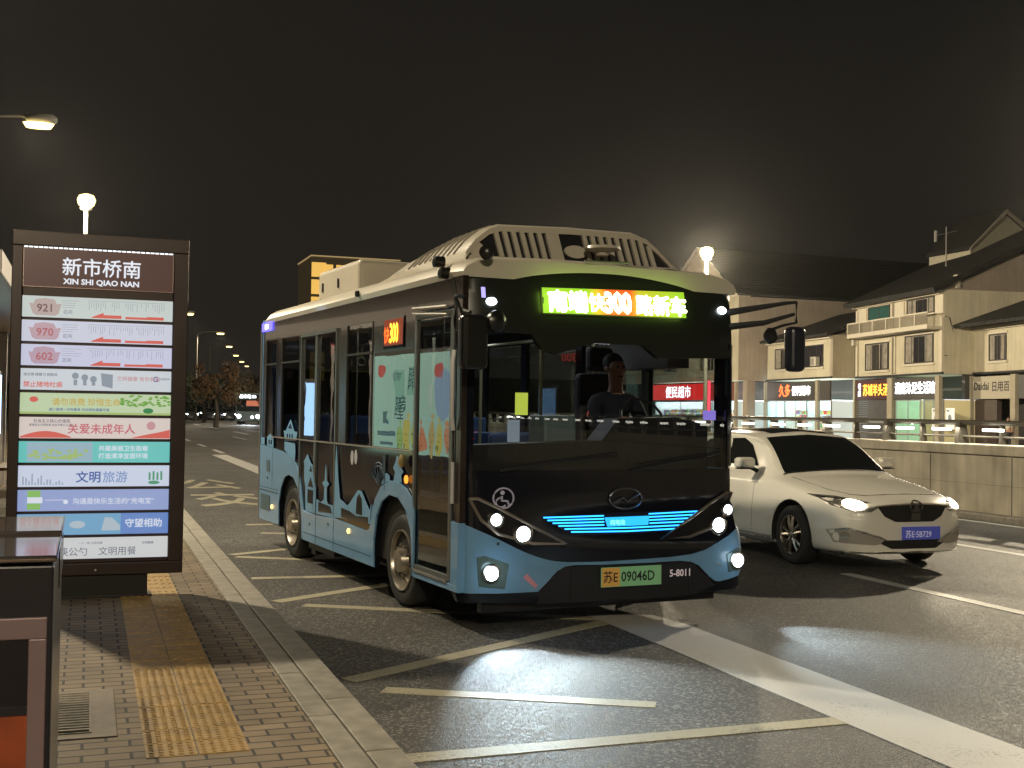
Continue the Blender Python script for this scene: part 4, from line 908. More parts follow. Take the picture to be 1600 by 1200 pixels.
    wc.patch(circ(.335, 1.035, .017, 10), ff, .002, .006, .03).tube([ff(.33, 1.01, .006), ff(.33, .975, .006), ff(.375, .972, .006), ff(.39, .94, .006)], .009, 6)
    wc.tube([ff(.325 + .042 * cos(radians(a)), .962 + .036 * sin(radians(a)), .006) for a in range(100, 350, 25)], .007, 6).build('wheelchair_sticker', M('sticker', (.38, .36, .42), .6, emit=(.4, .38, .5), es=.12), t)
    # plate
    pf = Fr((1.134, -.140, .300), (1, 0, 0), (0, 0, 1))
    pl = MB().prism(pf, [(0, 0), (.545, .0), (.545, .152), (0, .152)], 0, .008).build('number_plate', M('plate_green', (.22, .50, .26), .35, emit=(.25, .5, .25), es=.10), t)
    MB().rect(pf, .004, .165, .004, .148, .008, .010).build('yellow_field', M('plate_yellow', (.62, .34, .07), .35, emit=(.6, .36, .1), es=.12), pl)
    q = text(MB(), pf, '苏E', .012, .04, .10, bold=.015, d=.010, th=.002, sx=.9); text(q, pf, '09046D', .175, .04, .108, bold=.015, d=.010, th=.002, sx=.88); q.build('lettering', M('black_letter', ()), pl)
    text(MB(), Fr((1.76, -.135, .355), (1, 0, 0), (0, 0, 1)), '5-8011', 0, 0, .078, bold=.02, sx=.95).build('fleet_number', M('fleet_white', (.7, .6, .62), .6, emit=(.7, .6, .65), es=.25), t)
    MB().patch(circ(.298, .655, .012, 10), ff, .012, .016, .03).build('tow_cover', M('seam', (.02, .05, .06), .6), t)
    MB().patch([(.50, .395), (.53, .425), (.62, .33), (.60, .31)], ff, .014, .017, .04).build('reflector', M('reflector', (.55, .25, .30), .3, emit=(.8, .3, .4), es=.03), t)
    MB().patch([(2.20, .42), (2.26, .42), (2.26, .43), (2.20, .43)], ff, .014, .018, .04).build('bumper_clip', M('bus_silver', ()), t)
    MB().tube([ff(.90, y_, .006) for y_ in (.20, .30, .44)], .003, 5).tube([ff(1.95, y_, .006) for y_ in (.20, .30, .44)], .003, 5).build('valance_seam', rubber, t)
    # wipers
    for a, b in ((.30, 1.30), (1.45, 2.30)):
        w_ = MB().tube([ff(a, 1.20, .03), ff((a + b) / 2, 1.27, .045), ff(b, 1.31, .03)], .009, 6).tube([ff(b - .8, 1.245, .02), ff(b, 1.34, .02)], .006, 5); w_.build('wiper', rubber, t)
    # ---- left side (outside at x = 0)
    sf = Fr((0, 0, 0), (0, -1, 0), (0, 0, 1))
    fl = lambda q: [(-a, b) for a, b in q]
    archr = [(5.22, .30), (5.235, .56), (5.15, .74), (5.0, .865), (4.83, .905), (4.62, .885), (4.45, .79), (4.32, .62), (4.26, .45), (4.25, .26)]
    archf = [(1.89, .25), (1.90, .50), (1.83, .70), (1.70, .84), (1.50, .915), (1.28, .905), (1.10, .82), (.98, .66), (.94, .48), (.93, .30)]
    def sp(name, out, d0, d1, m, par=None, **k): return MB().prism(sf, fl(out), d0, d1).build(name, m, par or t, **k)
    sp('side_panel', [(6.15, .31)] + archr + [(4.25, .25)] + archf + [(.93, 1.31), (6.15, 1.31)], -.05, -.004, gloss)
    skin_r = sp('rear_skirt', [(6.165, .31), (5.22, .315)] + archr[1:] + [(4.2, .26), (4.195, .565), (4.30, .80), (4.40, .96), (4.56, 1.06), (4.83, 1.135), (5.39, 1.172), (6.165, 1.205)], -.004, .010, blue, bevel=.004)
    sp('sill_panel', [(4.19, .255), (1.89, .25)] + [(1.905, .50), (1.955, .70), (1.967, .80), (1.98, .68), (2.03, .575), (2.12, .552), (3.098, .578), (3.72, .552), (4.19, .567)], -.004, .012, blue, bevel=.005)
    sp('front_arch', [(1.888, .50), (1.83, .70), (1.70, .84), (1.50, .915), (1.28, .905), (1.10, .82), (.98, .66), (.94, .48), (.93, .30), (.915, .30), (.905, .80), (.95, .92), (1.10, 1.0), (1.30, 1.045), (1.50, 1.04), (1.72, .975), (1.87, .86), (1.962, .72), (1.90, .50)], -.002, .018, blue, bevel=.006)
    sm = MB()
    for a in (3.72, 3.10): sm.rect(sf, -a - .006, -a + .006, .26, .57, .0125, .0135)
    sm.rect(sf, -4.19, -1.97, .335, .342, .0125, .0135); sm.rect(sf, -5.24, -6.16, .70, .706, .0105, .0115); sm.rect(sf, -6.16, -5.24, .66, .672, .0105, .0115); sm.rect(sf, -5.55, -5.545, .72, 1.17, .0105, .0115)
    sm.build('panel_seam', M('seam', (.02, .05, .06), .6), t)
    MB().rect(sf, -6.05, -5.62, .44, .62, .0105, .016).build('vent', M('vent_grey', (.07, .12, .15), .5), t); MB().rect(sf, -5.8, -5.66, .90, 1.03, .0105, .016).build('vent', M('vent_grey', ()), t)
    for a, z in ((3.95, .44), (3.28, .5), (5.75, .82)): MB().prism(sf, circ(-a, z, .016, 8), .011, .017).build('lock', M('lock_dark', (.05, .08, .1), .4), t)
    MB().rect(sf, -4.1, -3.2, .18, .25, -.25, -.03).rect(sf, -4.1, -3.95, .12, .25, -.5, -.06).build('underbody_box', matte, t)
    amber = EM('amber_side', (1, .62, .2), 2.5); orange = EM('orange_side', (1, .30, .03), 2.0)
    for a, z, m, r in ((5.50, .50, amber, .026), (2.605, .501, amber, .026), (1.087, 1.074, orange, .034)):
        MB().lathe((-.012, a, z), (-1, 0, 0), [(0, r), (.012, r), (.02, r * .5)], 14).build('side_lamp', m, t, smooth=True)
    MB().lathe((-.02, 1.137, 1.221), (-1, 0, 0), [(0, .03), (.01, .05), (.03, .055), (.05, .02)], 14).build('door_button', M('brass', (.45, .35, .16), .35, .6), t, smooth=True)
    # mural (printed silhouettes, part of the livery)
    mu = MB(); pale = M('mural_blue', (.15, .34, .56), .35)
    def s_(q): MB().prism(sf, fl(q), .011, .014).build('mural_print', pale, t)
    s_([(4.10, .57), (3.735, .57), (3.735, .82), (3.755, .86), (3.86, 1.02), (3.86, 1.06), (3.92, 1.07), (4.06, 1.165), (4.20, 1.08), (4.17, 1.05), (4.17, .90), (4.12, .82)])
    s_([(3.70, .57), (3.11, .58), (3.11, .70), (3.30, .70), (3.33, .73), (3.45, .73), (3.55, .70), (3.70, .72)])
    s_([(3.44, .73), (3.425, .86), (3.51, .90), (3.42, .925), (3.402, 1.05), (3.385, 1.09), (3.37, 1.05), (3.35, .925), (3.26, .90), (3.35, .86), (3.335, .73)])
    s_([(3.09, .58), (3.075, 1.10), (3.04, 1.29), (3.0, 1.10), (2.95, .92), (2.90, .78), (2.66, .735), (2.60, .76), (2.36, .90), (2.25, .90), (2.02, .74), (1.98, .80), (2.0, .62), (2.9, .60)])
    s_([(5.0, 1.175), (4.56, 1.07), (4.54, 1.17), (4.56, 1.26), (5.0, 1.27)]); s_([(5.05, 1.39), (4.47, 1.39), (4.53, 1.29), (4.98, 1.28)]); s_([(4.96, 1.39), (4.60, 1.39), (4.76, 1.52)])
    s_([(6.1, 1.21), (5.92, 1.205), (5.92, 1.29), (6.1, 1.29)]); s_([(5.8, 1.20), (5.5, 1.18), (5.5, 1.30), (5.65, 1.34), (5.8, 1.30)])
    s_([(1.40, 1.04), (1.20, 1.04), (1.22, 1.10), (1.17, 1.13), (1.23, 1.17), (1.23, 1.22), (1.33, 1.26), (1.36, 1.21), (1.42, 1.15), (1.37, 1.12)]); s_([(1.72, .99), (1.5, 1.04), (1.50, 1.08), (1.60, 1.10)])
    md = MB()
    def d_(q): MB().prism(sf, fl(q), .0145, .0165).build('mural_detail', gloss, t)
    d_([(4.02, .66), (3.82, .66), (3.82, .80), (4.02, .80)]); d_([(4.02, .83), (3.82, .83), (3.92, .93)]); d_([(3.97, .99), (3.87, .99), (3.92, 1.05)])
    d_([(3.62, .60), (3.15, .62), (3.2, .68), (3.62, .70)]); d_([(2.85, .61), (2.05, .60), (2.05, .68), (2.4, .66), (2.6, .69), (2.85, .70)]); d_([(2.40, .68), (2.22, .68), (2.24, .83), (2.31, .87), (2.38, .83)])
    d_([(4.86, 1.42), (4.68, 1.42), (4.76, 1.48)]); d_([(4.90, 1.30), (4.86, 1.30), (4.86, 1.36), (4.90, 1.36)]); d_([(4.80, 1.30), (4.76, 1.30), (4.76, 1.36), (4.80, 1.36)]); d_([(4.70, 1.30), (4.66, 1.30), (4.66, 1.36), (4.70, 1.36)])
    d_([(5.72, 1.22), (5.67, 1.22), (5.67, 1.27), (5.72, 1.27)]); d_([(5.62, 1.22), (5.57, 1.22), (5.57, 1.27), (5.62, 1.27)])
    ml = MB()
    for r in (.20, .17): ml.tube([(-.012, 1.80 + r * cos(radians(a)), .98 + r * sin(radians(a))) for a in range(20, 165, 12)], .006, 5)
    for a in range(30, 160, 25): ml.tube([(-.012, 1.80, .98), (-.012, 1.80 + .2 * cos(radians(a)), .98 + .2 * sin(radians(a)))], .004, 5)
    ml.tube([(-.012, 1.62, .95), (-.012, 1.66, 1.25), (-.012, 1.72, 1.05)], .01, 5); ml.build('ferris_wheel_print', M('mural_dim', (.06, .11, .16), .4), t)
    fw = MB()
    for a, z in ((2.58, 1.19), (2.47, 1.20)): fw.prism(sf, circ(-a, z, .045, 10, .07), .000, .004)
    fw.build('flower_print', M('flower', (.42, .42, .46), .6), t)
    # rail, upper frame, pillars, glass
    MB().tube([(-.02, 5.6, 1.309), (-.02, .95, 1.309)], .008, 6).build('side_rail', silver, t, smooth=True)
    up = MB().rect(sf, -6.15, -.13, 2.44, 2.66, -.05, -.004)
    for a, b in ((5.98, 6.15), (5.25, 5.45), (4.40, 4.47), (2.82, 3.10), (1.985, 2.05), (.93, 1.0)): up.rect(sf, -b, -a, 1.31, 2.44, -.05, -.004)
    up.rect(sf, -1.985, -1.0, 2.15, 2.44, -.05, -.004); up.rect(sf, -.13, -.01, .30, 2.66, -.05, -.004)
    up.build('side_frame', M('bus_frame_brown', (.020, .013, .010), .22, coat=.4), t)
    for a, b in ((5.45, 5.98), (4.47, 5.25), (2.05, 2.82)):
        w = MB().rect(sf, -b, -a, 2.15, 2.17, -.02, .004).rect(sf, -b, -b + .02, 1.31, 2.44, -.03, .002).rect(sf, -a - .02, -a, 1.31, 2.44, -.03, .002).build('side_window', rubber, t)
        MB().rect(sf, -b + .02, -a - .02, 1.31, 2.44, -.012, -.011).build('pane', gls, w)
    w = MB().rect(sf, -1.985, -1.0, 2.12, 2.15, -.03, .002).build('side_window', rubber, t); MB().rect(sf, -1.985, -1.0, 1.31, 2.12, -.004, -.003).build('pane', gls, w)
    # middle door
    md_ = MB()
    for a, b in ((3.10, 3.13), (3.77, 3.80), (3.81, 3.84), (4.37, 4.40)): md_.rect(sf, -b, -a, .58, 2.43, -.03, .014)
    md_.rect(sf, -4.40, -3.10, 2.405, 2.44, -.03, .02); mdo = md_.build('middle_door', M('door_metal', (.16, .17, .165), .35, .6), t)
    for a, b in ((3.13, 3.77), (3.84, 4.37)): MB().rect(sf, -b, -a, 1.31, 2.40, -.010, -.009).build('pane', gls, mdo)
    # front door
    fd = MB().rect(sf, -.965, -.925, .36, 2.42, -.03, .012).rect(sf, -.20, -.145, .36, 2.42, -.03, .012).rect(sf, -.925, -.20, 2.38, 2.42, -.03, .012).rect(sf, -.925, -.20, .36, .40, -.03, .012)
    fdo = fd.build('front_door', M('door_metal', ()), t, bevel=.003)
    MB().rect(sf, -.925, -.20, .40, 2.38, -.008, -.007).build('pane', gls, fdo)
    MB().rect(sf, -.925, -.20, .40, .85, -.03, -.02).build('kick_panel', M('kick', (.012, .012, .016), .3), fdo)
    MB().rect(sf, -.905, -.22, .93, .955, -.03, -.012).rect(sf, -.905, -.22, 1.27, 1.30, -.03, -.012).build('cross_bar', M('door_bar', (.12, .11, .10), .4, .5), fdo)
    MB().rect(sf, -.90, -.21, .345, .362, .0, .022).build('door_step', silver, t)
    MB().rect(sf, -.93, 0, .295, .345, -.05, .010).rect(sf, -.14, 0.0, .345, .81, -.05, .010).build('front_sill', blue, t, bevel=.003)
    MB().tube([(-.035, .22, 2.44), (-.035, .95, 2.47)], .014, 6).tube([(-.035, .22, 2.38), (-.035, .95, 2.43)], .010, 6).build('door_rail', silver, t)
    gp = MB().tube([(-.02, .105, 1.50), (-.035, .095, 1.60), (-.035, .095, 2.02), (-.02, .105, 2.1)], .018, 8).tube([(-.02, .10, .95), (-.02, .10, 1.26)], .014, 8).build('pillar_trim', M('trim_white', (.55, .55, .55), .4), t, smooth=True)
    # side route display
    sd = MB().rect(sf, -1.75, -1.24, 2.17, 2.44, .0, .006).build('route_display', gloss, t)
    MB().rect(sf, -1.73, -1.26, 2.20, 2.425, .006, .008).build('led_matrix', EM('side_led_bg', (.75, .06, .0), .28), sd)
    q = text(MB(), sf, '快', -1.72, 2.235, .15, bold=.0, d=.009); q.build('lettering', EM('side_led_red', (1, .14, .01), 2.8), sd)
    q = text(MB(), sf, '300', -1.575, 2.225, .235, bold=.025, d=.009, sx=.62); q.build('lettering', EM('side_led_amber', (1, .42, .03), 3.6), sd)
    # ---- right side, rear, roof, floor
    rf = Fr((Wd, 0, 0), (0, 1, 0), (0, 0, 1))
    ar = lambda a, b: arc((a + b) / 2, .40, (b - a) / 2, 0, 180, 12)
    MB().prism(rf, [(.13, .30), (.98, .30)] + ar(.98, 1.9)[::-1] + [(1.9, .25), (4.25, .25)] + ar(4.25, 5.22)[::-1] + [(5.22, .31), (6.15, .31), (6.15, 1.2), (.13, 1.2)], -.05, 0).build('right_side_panel', blue, t)
    rp = MB().rect(rf, .13, 6.15, 2.40, 2.66, -.05, 0).rect(rf, .13, 6.15, 1.2, 1.31, -.05, 0)
    for a in (.13, 1.3, 2.6, 3.9, 5.0, 6.02): rp.rect(rf, a, a + .13, 1.31, 2.40, -.05, 0)
    rp.build('right_frame', gloss, t); MB().rect(rf, .2, 6.1, 1.31, 2.40, -.03, -.029).build('right_glass', glass('bus_right_glass', (.7, .74, .75)), t)
    bf = Fr((0, Lg, 0), (-1, 0, 0), (0, 0, 1))
    MB().rect(bf, -2.5, 0, .31, 1.5, -.05, 0).rect(bf, -.25, 0, 1.5, 2.7, -.05, 0).rect(bf, -2.5, -2.25, 1.5, 2.7, -.05, 0).rect(bf, -2.25, -.25, 2.35, 2.7, -.05, 0).build('rear_panel', blue, t)
    MB().rect(bf, -2.25, -.25, 1.5, 2.35, -.03, -.029).build('rear_glass', gls, t)
    rb = MB(); secs = []
    prof = [(0.0, 2.655), (-.012, 2.70), (.02, 2.755), (.10, 2.805), (.26, 2.835), (.7, 2.85), (1.25, 2.856), (1.8, 2.85), (2.24, 2.835), (2.40, 2.805), (2.48, 2.755), (2.512, 2.70), (2.5, 2.655)]
    ys = [(.02, .80, .0), (.10, .95, .01), (.22, 1, 0), (3, 1, 0), (5.9, 1, 0), (6.08, .8, 0), (6.17, .2, 0)]
    k = len(prof)
    for (y, hs, _q) in ys: rb.v += [(1.25 + (x - 1.25) * (.985 if hs < 1 else 1), y, 2.655 + (z - 2.655) * hs) for x, z in prof]
    for i in range(len(ys) - 1):
        for j in range(k - 1): rb.f.append((i * k + j, i * k + j + 1, (i + 1) * k + j + 1, (i + 1) * k + j))
        rb.f.append((i * k + k - 1, i * k, (i + 1) * k, (i + 1) * k + k - 1))
    rb.f += [tuple(range(k - 1, -1, -1)), tuple((len(ys) - 1) * k + j for j in range(k))]
    roof = rb.build('roof', creamr, t, smooth=True)
    sl = MB()
    for y in (2.45,): sl.lathe((-.01, y, 2.72), (-1, 0, 0), [(0, .03), (.03, .03), (.035, .01)], 10)
    for y_, z_ in ((.42, 2.80), (.30, 2.70)): MB().lathe((-.02, y_, z_), (-1, 0, 0), [(-.03, .045), (.05, .045), (.06, .02)], 12).build('side_camera', M('camera_black', (.015, .015, .013), .3), t, smooth=True)
    sl.build('side_camera', M('camera_black', (.015, .015, .013), .3), t, smooth=True)
    MB().lathe((.18, -.02, 2.83), (-.5, -1, 0), [(-.05, .05), (.08, .055), (.1, .03)], 14).build('front_camera', M('camera_black', ()), t, smooth=True)
    bl_ = EM('blue_violet', (.12, .10, 1.0), 3.0)
    MB().rect(sf, -6.165, -5.70, 2.56, 2.665, .0, .014).build('rear_side_light', bl_, t)
    MB().rect(sf, -6.0, -5.85, 2.585, 2.64, .014, .018).build('rear_side_core', EM('blue_core', (.75, .8, 1), 3.0), t)
    MB().tube([(-.01, 6.165, 2.6), (-.01, 6.165, .35)], .014, 6).build('rear_corner_trim', silver, t)
    # front roof fairing
    def fairing():
        m = MB(); out = [(.20, 2.80), (.205, 2.90), (.30, 3.01), (.42, 3.10), (.52, 3.135), (1.15, 3.16), (1.78, 3.165), (1.90, 3.13), (2.0, 3.05), (2.12, 2.93), (2.25, 2.84)]
        sec = [(.42, 1.0, .0), (.55, 1.06, 0), (1.2, 1.02, 0), (2.0, .82, 0), (2.62, .42, 0)]
        k = len(out)
        for y, h, _ in sec:
            for x, z in out: m.v.append((1.22 + (x - 1.22) * (.97 + .03 * h) - (.0 if y > .5 else 0), y + (z - 2.8) * .25 * (1 if y < .5 else 0), 2.80 + (z - 2.80) * h))
        for i in range(len(sec) - 1):
            for j in range(k - 1): m.f.append((i * k + j, (i + 1) * k + j, (i + 1) * k + j + 1, i * k + j + 1))
        # front face with slots: rim around openings
        return m, out
    m, out = fairing(); m.build('fairing', creamr, t, smooth=True)
    fy = lambda u, v, d: Vector((1.22 + (u - 1.22), .42 + (v - 2.8) * .25 - d, v))
    def topz(x):
        for (x0, z0), (x1, z1) in zip(out, out[1:]):
            if x0 <= x <= x1: return z0 + (z1 - z0) * (x - x0) / (x1 - x0 + 1e-9)
        return 2.85
    fb = MB().patch([(.205, 2.82)] + [(a, b - .0) for a, b in out[1:]] + [(2.25, 2.82)], fy, -.02, -.015, .12).build('fairing_back', matte, t)
    # frame bars between the slots
    fr_ = MB()
    rimw = .045
    for (x0, z0), (x1, z1) in zip(out[1:], out[2:]): fr_.patch([(x0, z0 - rimw), (x1, z1 - rimw), (x1, z1 + .002), (x0, z0 + .002)], fy, -.02, .012, .2)
    fr_.patch([(.21, 2.82), (2.22, 2.82), (2.16, 2.895), (.24, 2.875)], fy, -.02, .012, .2)
    xs = [.50 + i * .078 for i in range(9)] + [1.31 + i * .078 for i in range(9)]
    for i, x in enumerate(xs):
        if 1.12 < x < 1.30: continue
        fr_.patch([(x - .02 + .02, 2.88), (x + .02 + .02, 2.88), (x + .02 - .02, topz(x) - .03), (x - .02 - .02, topz(x) - .03)], fy, -.018, .010, .3)
    fr_.patch(circ(1.20, 2.97, .105, 20, .055), fy, -.018, .008, .1)
    fr_.patch([(.99, 2.86), (1.05, 2.86), (1.03, 3.12), (.97, 3.12)], fy, -.018, .008, .3)
    fr_.patch([(.26, 2.875), (.44, 2.875), (.40, 2.93), (.33, 2.99), (.24, 2.92)], fy, -.019, -.002, .3)
    fr_.build('fairing_grille', creamr, t)
    MB().lathe((1.36, .30, 2.93), (0, 0, 1), [(0, .05), (.03, .06), (.05, .15), (.075, .14), (.09, .03)], 18).build('roof_antenna', creamr, t, smooth=True)
    MB().tube([(1.02, -.02, 2.83), (1.45, .0, 2.845)], .010, 6).build('roof_clip', silver, t)
    sec_ = [(.42, 1.0), (.55, 1.06), (1.2, 1.02), (2.0, .82), (2.62, .42)]
    def fpt(x, z, y):
        for (y0, h0), (y1, h1) in zip(sec_, sec_[1:]):
            if y0 <= y <= y1: h = h0 + (h1 - h0) * (y - y0) / (y1 - y0)
        return Vector((1.22 + (x - 1.22) * (.97 + .03 * h), y, 2.80 + (z - 2.80) * h))
    for i in range(9):
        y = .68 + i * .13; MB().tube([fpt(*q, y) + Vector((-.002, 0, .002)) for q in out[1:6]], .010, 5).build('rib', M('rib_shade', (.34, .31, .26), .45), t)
    rib = MB()
    for i in range(9): rib.box(.28 + .0, .30, .70 + i * .14, .80 + i * .14, 2.9, 2.92)
    for i in range(10):
        y = .62 + i * .13; h = 1.02 - .08 * i * .3
        rib.box(.36 - .0, .60, y, y + .035, 2.80 + .30 * h * .8, 2.80 + .352 * h)
    MB().box(.34, 2.16, 3.53, 5.0, 2.84, 3.195).build('air_conditioner', creamr, t, bevel=.05, seg=4)
    va = MB()
    for y in (4.78, 4.2): va.box(.325, .337, y, y + .03, 2.95, 3.05)
    va.build('roof_vent', matte, t)
    MB().box(.1, 2.4, .15, 6.1, .26, .33).build('floor', M('bus_floor', (.06, .06, .07), .6), t)
    MB().box(.06, 2.44, .3, 6.1, 2.56, 2.60).build('ceiling', M('bus_ceiling', (.4, .4, .4), .7), t)
    # wheel housings and wheels
    for y in (1.41, 4.74):
        for x0, x1 in ((.05, .42), (2.08, 2.44)):
            MB().box(x0, x1, y - .5, y + .5, .34, .93).build('wheel_housing', M('black_plastic', (.008, .008, .008), .7), t)
    wheelg = M('wheel_metal', (.42, .38, .32), .32, .85, var=.15, scale=12)
    for y in (1.28, 4.73):
        wheel('wheel', t, (.02, y, .385), (-1, 0, 0), .385, .26, wheelg)
        wheel('wheel', t, (Wd - .02, y, .385), (1, 0, 0), .385, .26, wheelg)
    for y in (1.28, 4.73): MB().box(.3, 2.2, y - .08, y + .08, .30, .46).build('axle', matte, t)
    # mirrors
    m1 = MB().tube([(.05, .06, 2.50), (-.10, -.12, 2.49), (-.17, -.26, 2.46), (-.10, -.28, 2.30)], .014, 8).tube([(.05, .06, 2.36), (-.06, -.10, 2.39), (-.05, -.26, 2.36)], .014, 8).build('mirror_arm', rubber, t, smooth=True)
    ms = MB().box(-.14, .075, -.33, -.22, 1.945, 2.345).build('mirror', M('mirror_shell', (.012, .012, .011), .3), m1, bevel=.045, seg=4)
    MB().box(-.115, .05, -.216, -.212, 1.98, 2.31).build('mirror_glass', chrome, m1)
    MB().lathe((.145, -.27, 2.30), (.3, -1, 0), [(-.05, .06), (0, .085), (.03, .082), (.06, .05), (.07, .01)], 18).build('round_mirror', M('mirror_shell', ()), m1, smooth=True)
    m2 = MB().tube([(2.42, .04, 2.50), (2.60, -.20, 2.54), (2.78, -.26, 2.575), (2.90, -.26, 2.59)], [.03, .022, .016, .012], 8).tube([(2.42, .04, 2.38), (2.62, -.20, 2.41), (2.88, -.26, 2.49)], [.03, .022, .014], 8).tube([(2.62, -.24, 2.34), (2.76, -.26, 2.39), (2.90, -.26, 2.42), (2.90, -.26, 2.59)], .012, 8).build('mirror_arm', rubber, t, smooth=True)
    MB().box(2.80, 2.965, -.33, -.20, 2.01, 2.385).build('mirror', M('mirror_shell_blue', (.015, .018, .03), .3), m2, bevel=.05, seg=4)
    MB().lathe((2.64, -.25, 2.30), (.2, -1, 0), [(-.03, .05), (0, .07), (.03, .06), (.05, .01)], 14).build('round_mirror', M('mirror_shell', ()), m2, smooth=True)
    # ---- interior
    dsh = MB().patch([(.12, .9), (2.38, .9), (2.38, 1.56), (2.05, 1.62), (1.5, 1.60), (1.35, 1.42), (.12, 1.38)], lambda u, v, d: Vector((u, .35 - d, v)), -.15, .10, .2).build('dashboard', M('dash', (.018, .018, .022), .55), t)
    MB().tube([(1.89 + .21 * cos(a * pi / 10), .50 + .10 * sin(a * pi / 10), 1.60 + .17 * sin(a * pi / 10)) for a in range(21)], .013, 6).tube([(1.68, .5, 1.6), (2.10, .5, 1.6)], .014, 6).tube([(1.89, .5, 1.6), (1.89, .38, 1.42)], .03, 8).build('steering_wheel', M('dash', ()), t, smooth=True)
    seatm = M('seat_blue', (.05, .11, .24), .7, var=.2); grab = M('grab_rail', (.55, .50, .30), .3, .4)
    def seat(x, y, z, w=.42, hgt=.62):
        s = MB().box(x, x + w, y - .42, y, z - .08, z).build('seat', seatm, t, bevel=.03); MB().box(x, x + w, y - .02, y + .08, z, z + hgt).build('backrest', seatm, s, bevel=.03)
    for y in (2.4, 3.2): seat(1.98, y + .4, .80); seat(1.52, y + .4, .80)
    for y in (4.4, 5.3):
        for x in (.08, .52, 1.52, 1.98): seat(x, y + .45, .95)
    seat(.1, 2.75, .80)
    dst = MB().box(1.64, 2.14, .78, 1.24, 1.05, 1.17).build('driver_seat', M('driver_seat', (.035, .03, .04), .7), t, bevel=.04); MB().box(1.66, 2.12, 1.20, 1.32, 1.17, 2.0).box(1.76, 2.02, 1.20, 1.30, 2.02, 2.24).build('backrest', M('driver_seat', ()), dst, bevel=.04)
    MB().box(1.45, 2.42, 1.42, 1.45, .4, 1.55).build('partition', M('partition', (.05, .05, .055), .5), t)
    MB().box(2.20, 2.42, .6, 1.6, 2.05, 2.5).build('side_cabinet', M('cabinet', (.13, .12, .11), .6), t)
    MB().box(.45, 2.3, .33, .55, 2.30, 2.55).build('display_cabinet', M('cabinet_dark', (.03, .03, .028), .6), t)
    for x, y in ((1.40, 1.45), (.62, 1.9), (1.45, 2.9), (.55, 3.05), (1.45, 4.2), (.6, 4.35)): MB().tube([(x, y, .33), (x, y, 2.56)], .017, 8).build('grab_pole', grab, t, smooth=True)
    MB().tube([(.7, 1.0, 2.35), (.7, 5.8, 2.35)], .016, 8).build('grab_rail', grab, t); MB().tube([(1.8, 1.5, 2.35), (1.8, 5.8, 2.35)], .016, 8).build('grab_rail', grab, t)
    hb = MB()
    for i in range(9):
        y = 1.6 + i * .48; hb.tube([(.7, y, 2.34), (.7, y, 2.22)], .008, 5)
        hb.tube([(.7 + .045 * cos(a * pi / 5), y, 2.175 + .045 * sin(a * pi / 5)) for a in range(11)], .008, 5)
    hb.build('strap_handle', M('strap', (.4, .35, .12), .5), t)
    fb_ = MB().box(.98, 1.28, .55, .85, .33, 1.62).build('fare_box', M('farebox', (.16, .22, .26), .4), t, bevel=.02)
    MB().box(.70, .80, .50, .53, 1.62, 1.80).build('ticket_screen', M('ticket_screen', (.05, .05, .05), .3, emit=(.75, .85, .1), es=.8), t)
    MB().box(.62, .72, .48, .5, 1.40, 1.58).build('payment_screen', M('pay_screen', (.05, .05, .05), .3, emit=(.5, .6, .7), es=.35), t)
    MB().box(2.30, 2.40, .16, .20, 1.60, 1.68).build('dash_screen', M('dash_screen', (.05, .05, .05), .3, emit=(.35, .25, .9), es=.9), t)
    rs = MB().box(.7, 1.7, 5.9, 5.93, 2.28, 2.50).build('rear_display', matte, t); text(MB(), Fr((.75, 5.89, 2.33), (1, 0, 0), (0, 0, 1)), '300', .0, 0, .16, bold=.01).build('lettering', EM('dim_red', (1, .05, .03), 1.2), rs)
    cl_ = bpy.data.lights.new('driver_fill', 'AREA'); cl_.energy = .10; cl_.color = (1, .55, .4); cl_.size = .25  # fill light added for the driver's face
    o = bpy.data.objects.new('driver_fill', cl_); C.objects.link(o); o.location = (1.85, .25, 2.25); o.rotation_euler = (radians(55), 0, 0); o.parent = t
    for y in (1.9, 4.2):
        d = bpy.data.lights.new('cabin_fill', 'AREA'); d.energy = 6.0 if y < 3 else 16.0; d.color = (.85, .88, .95); d.size = 1.0  # fill lights added to lift the dark interior
        o = bpy.data.objects.new('cabin_fill', d); C.objects.link(o); o.location = (1.25, y, 2.5); o.parent = t
    return t
bus_o = bus()
# ------------------------------------------------------------------ skinned bodies
def skin(name, verts, edges, mat, parent, sub=2, root=0):
    me = bpy.data.meshes.new(name); me.from_pydata([v[:3] for v in verts], edges, []); o = bpy.data.objects.new(name, me); C.objects.link(o)
    o.modifiers.new('s', 'SKIN'); 
    if not me.skin_vertices: me.skin_vertices.new() if hasattr(me.skin_vertices, 'new') else None
    sv = me.skin_vertices[0].data
    for i, v in enumerate(verts):
        r = v[3]; sv[i].radius = r if isinstance(r, tuple) else (r, r); sv[i].use_root = (i == root)
    m = o.modifiers.new('u', 'SUBSURF'); m.levels = sub; m.render_levels = sub
    dg = bpy.context.evaluated_depsgraph_get(); dg.update(); m2 = bpy.data.meshes.new_from_object(o.evaluated_get(dg)); o.modifiers.clear(); o.data = m2
    m2.materials.clear(); m2.materials.append(mat); m2.polygons.foreach_set('use_smooth', [True] * len(m2.polygons))
    if parent is not None: o.parent = parent
    return o
def to_mesh(c, u, v, n): pass
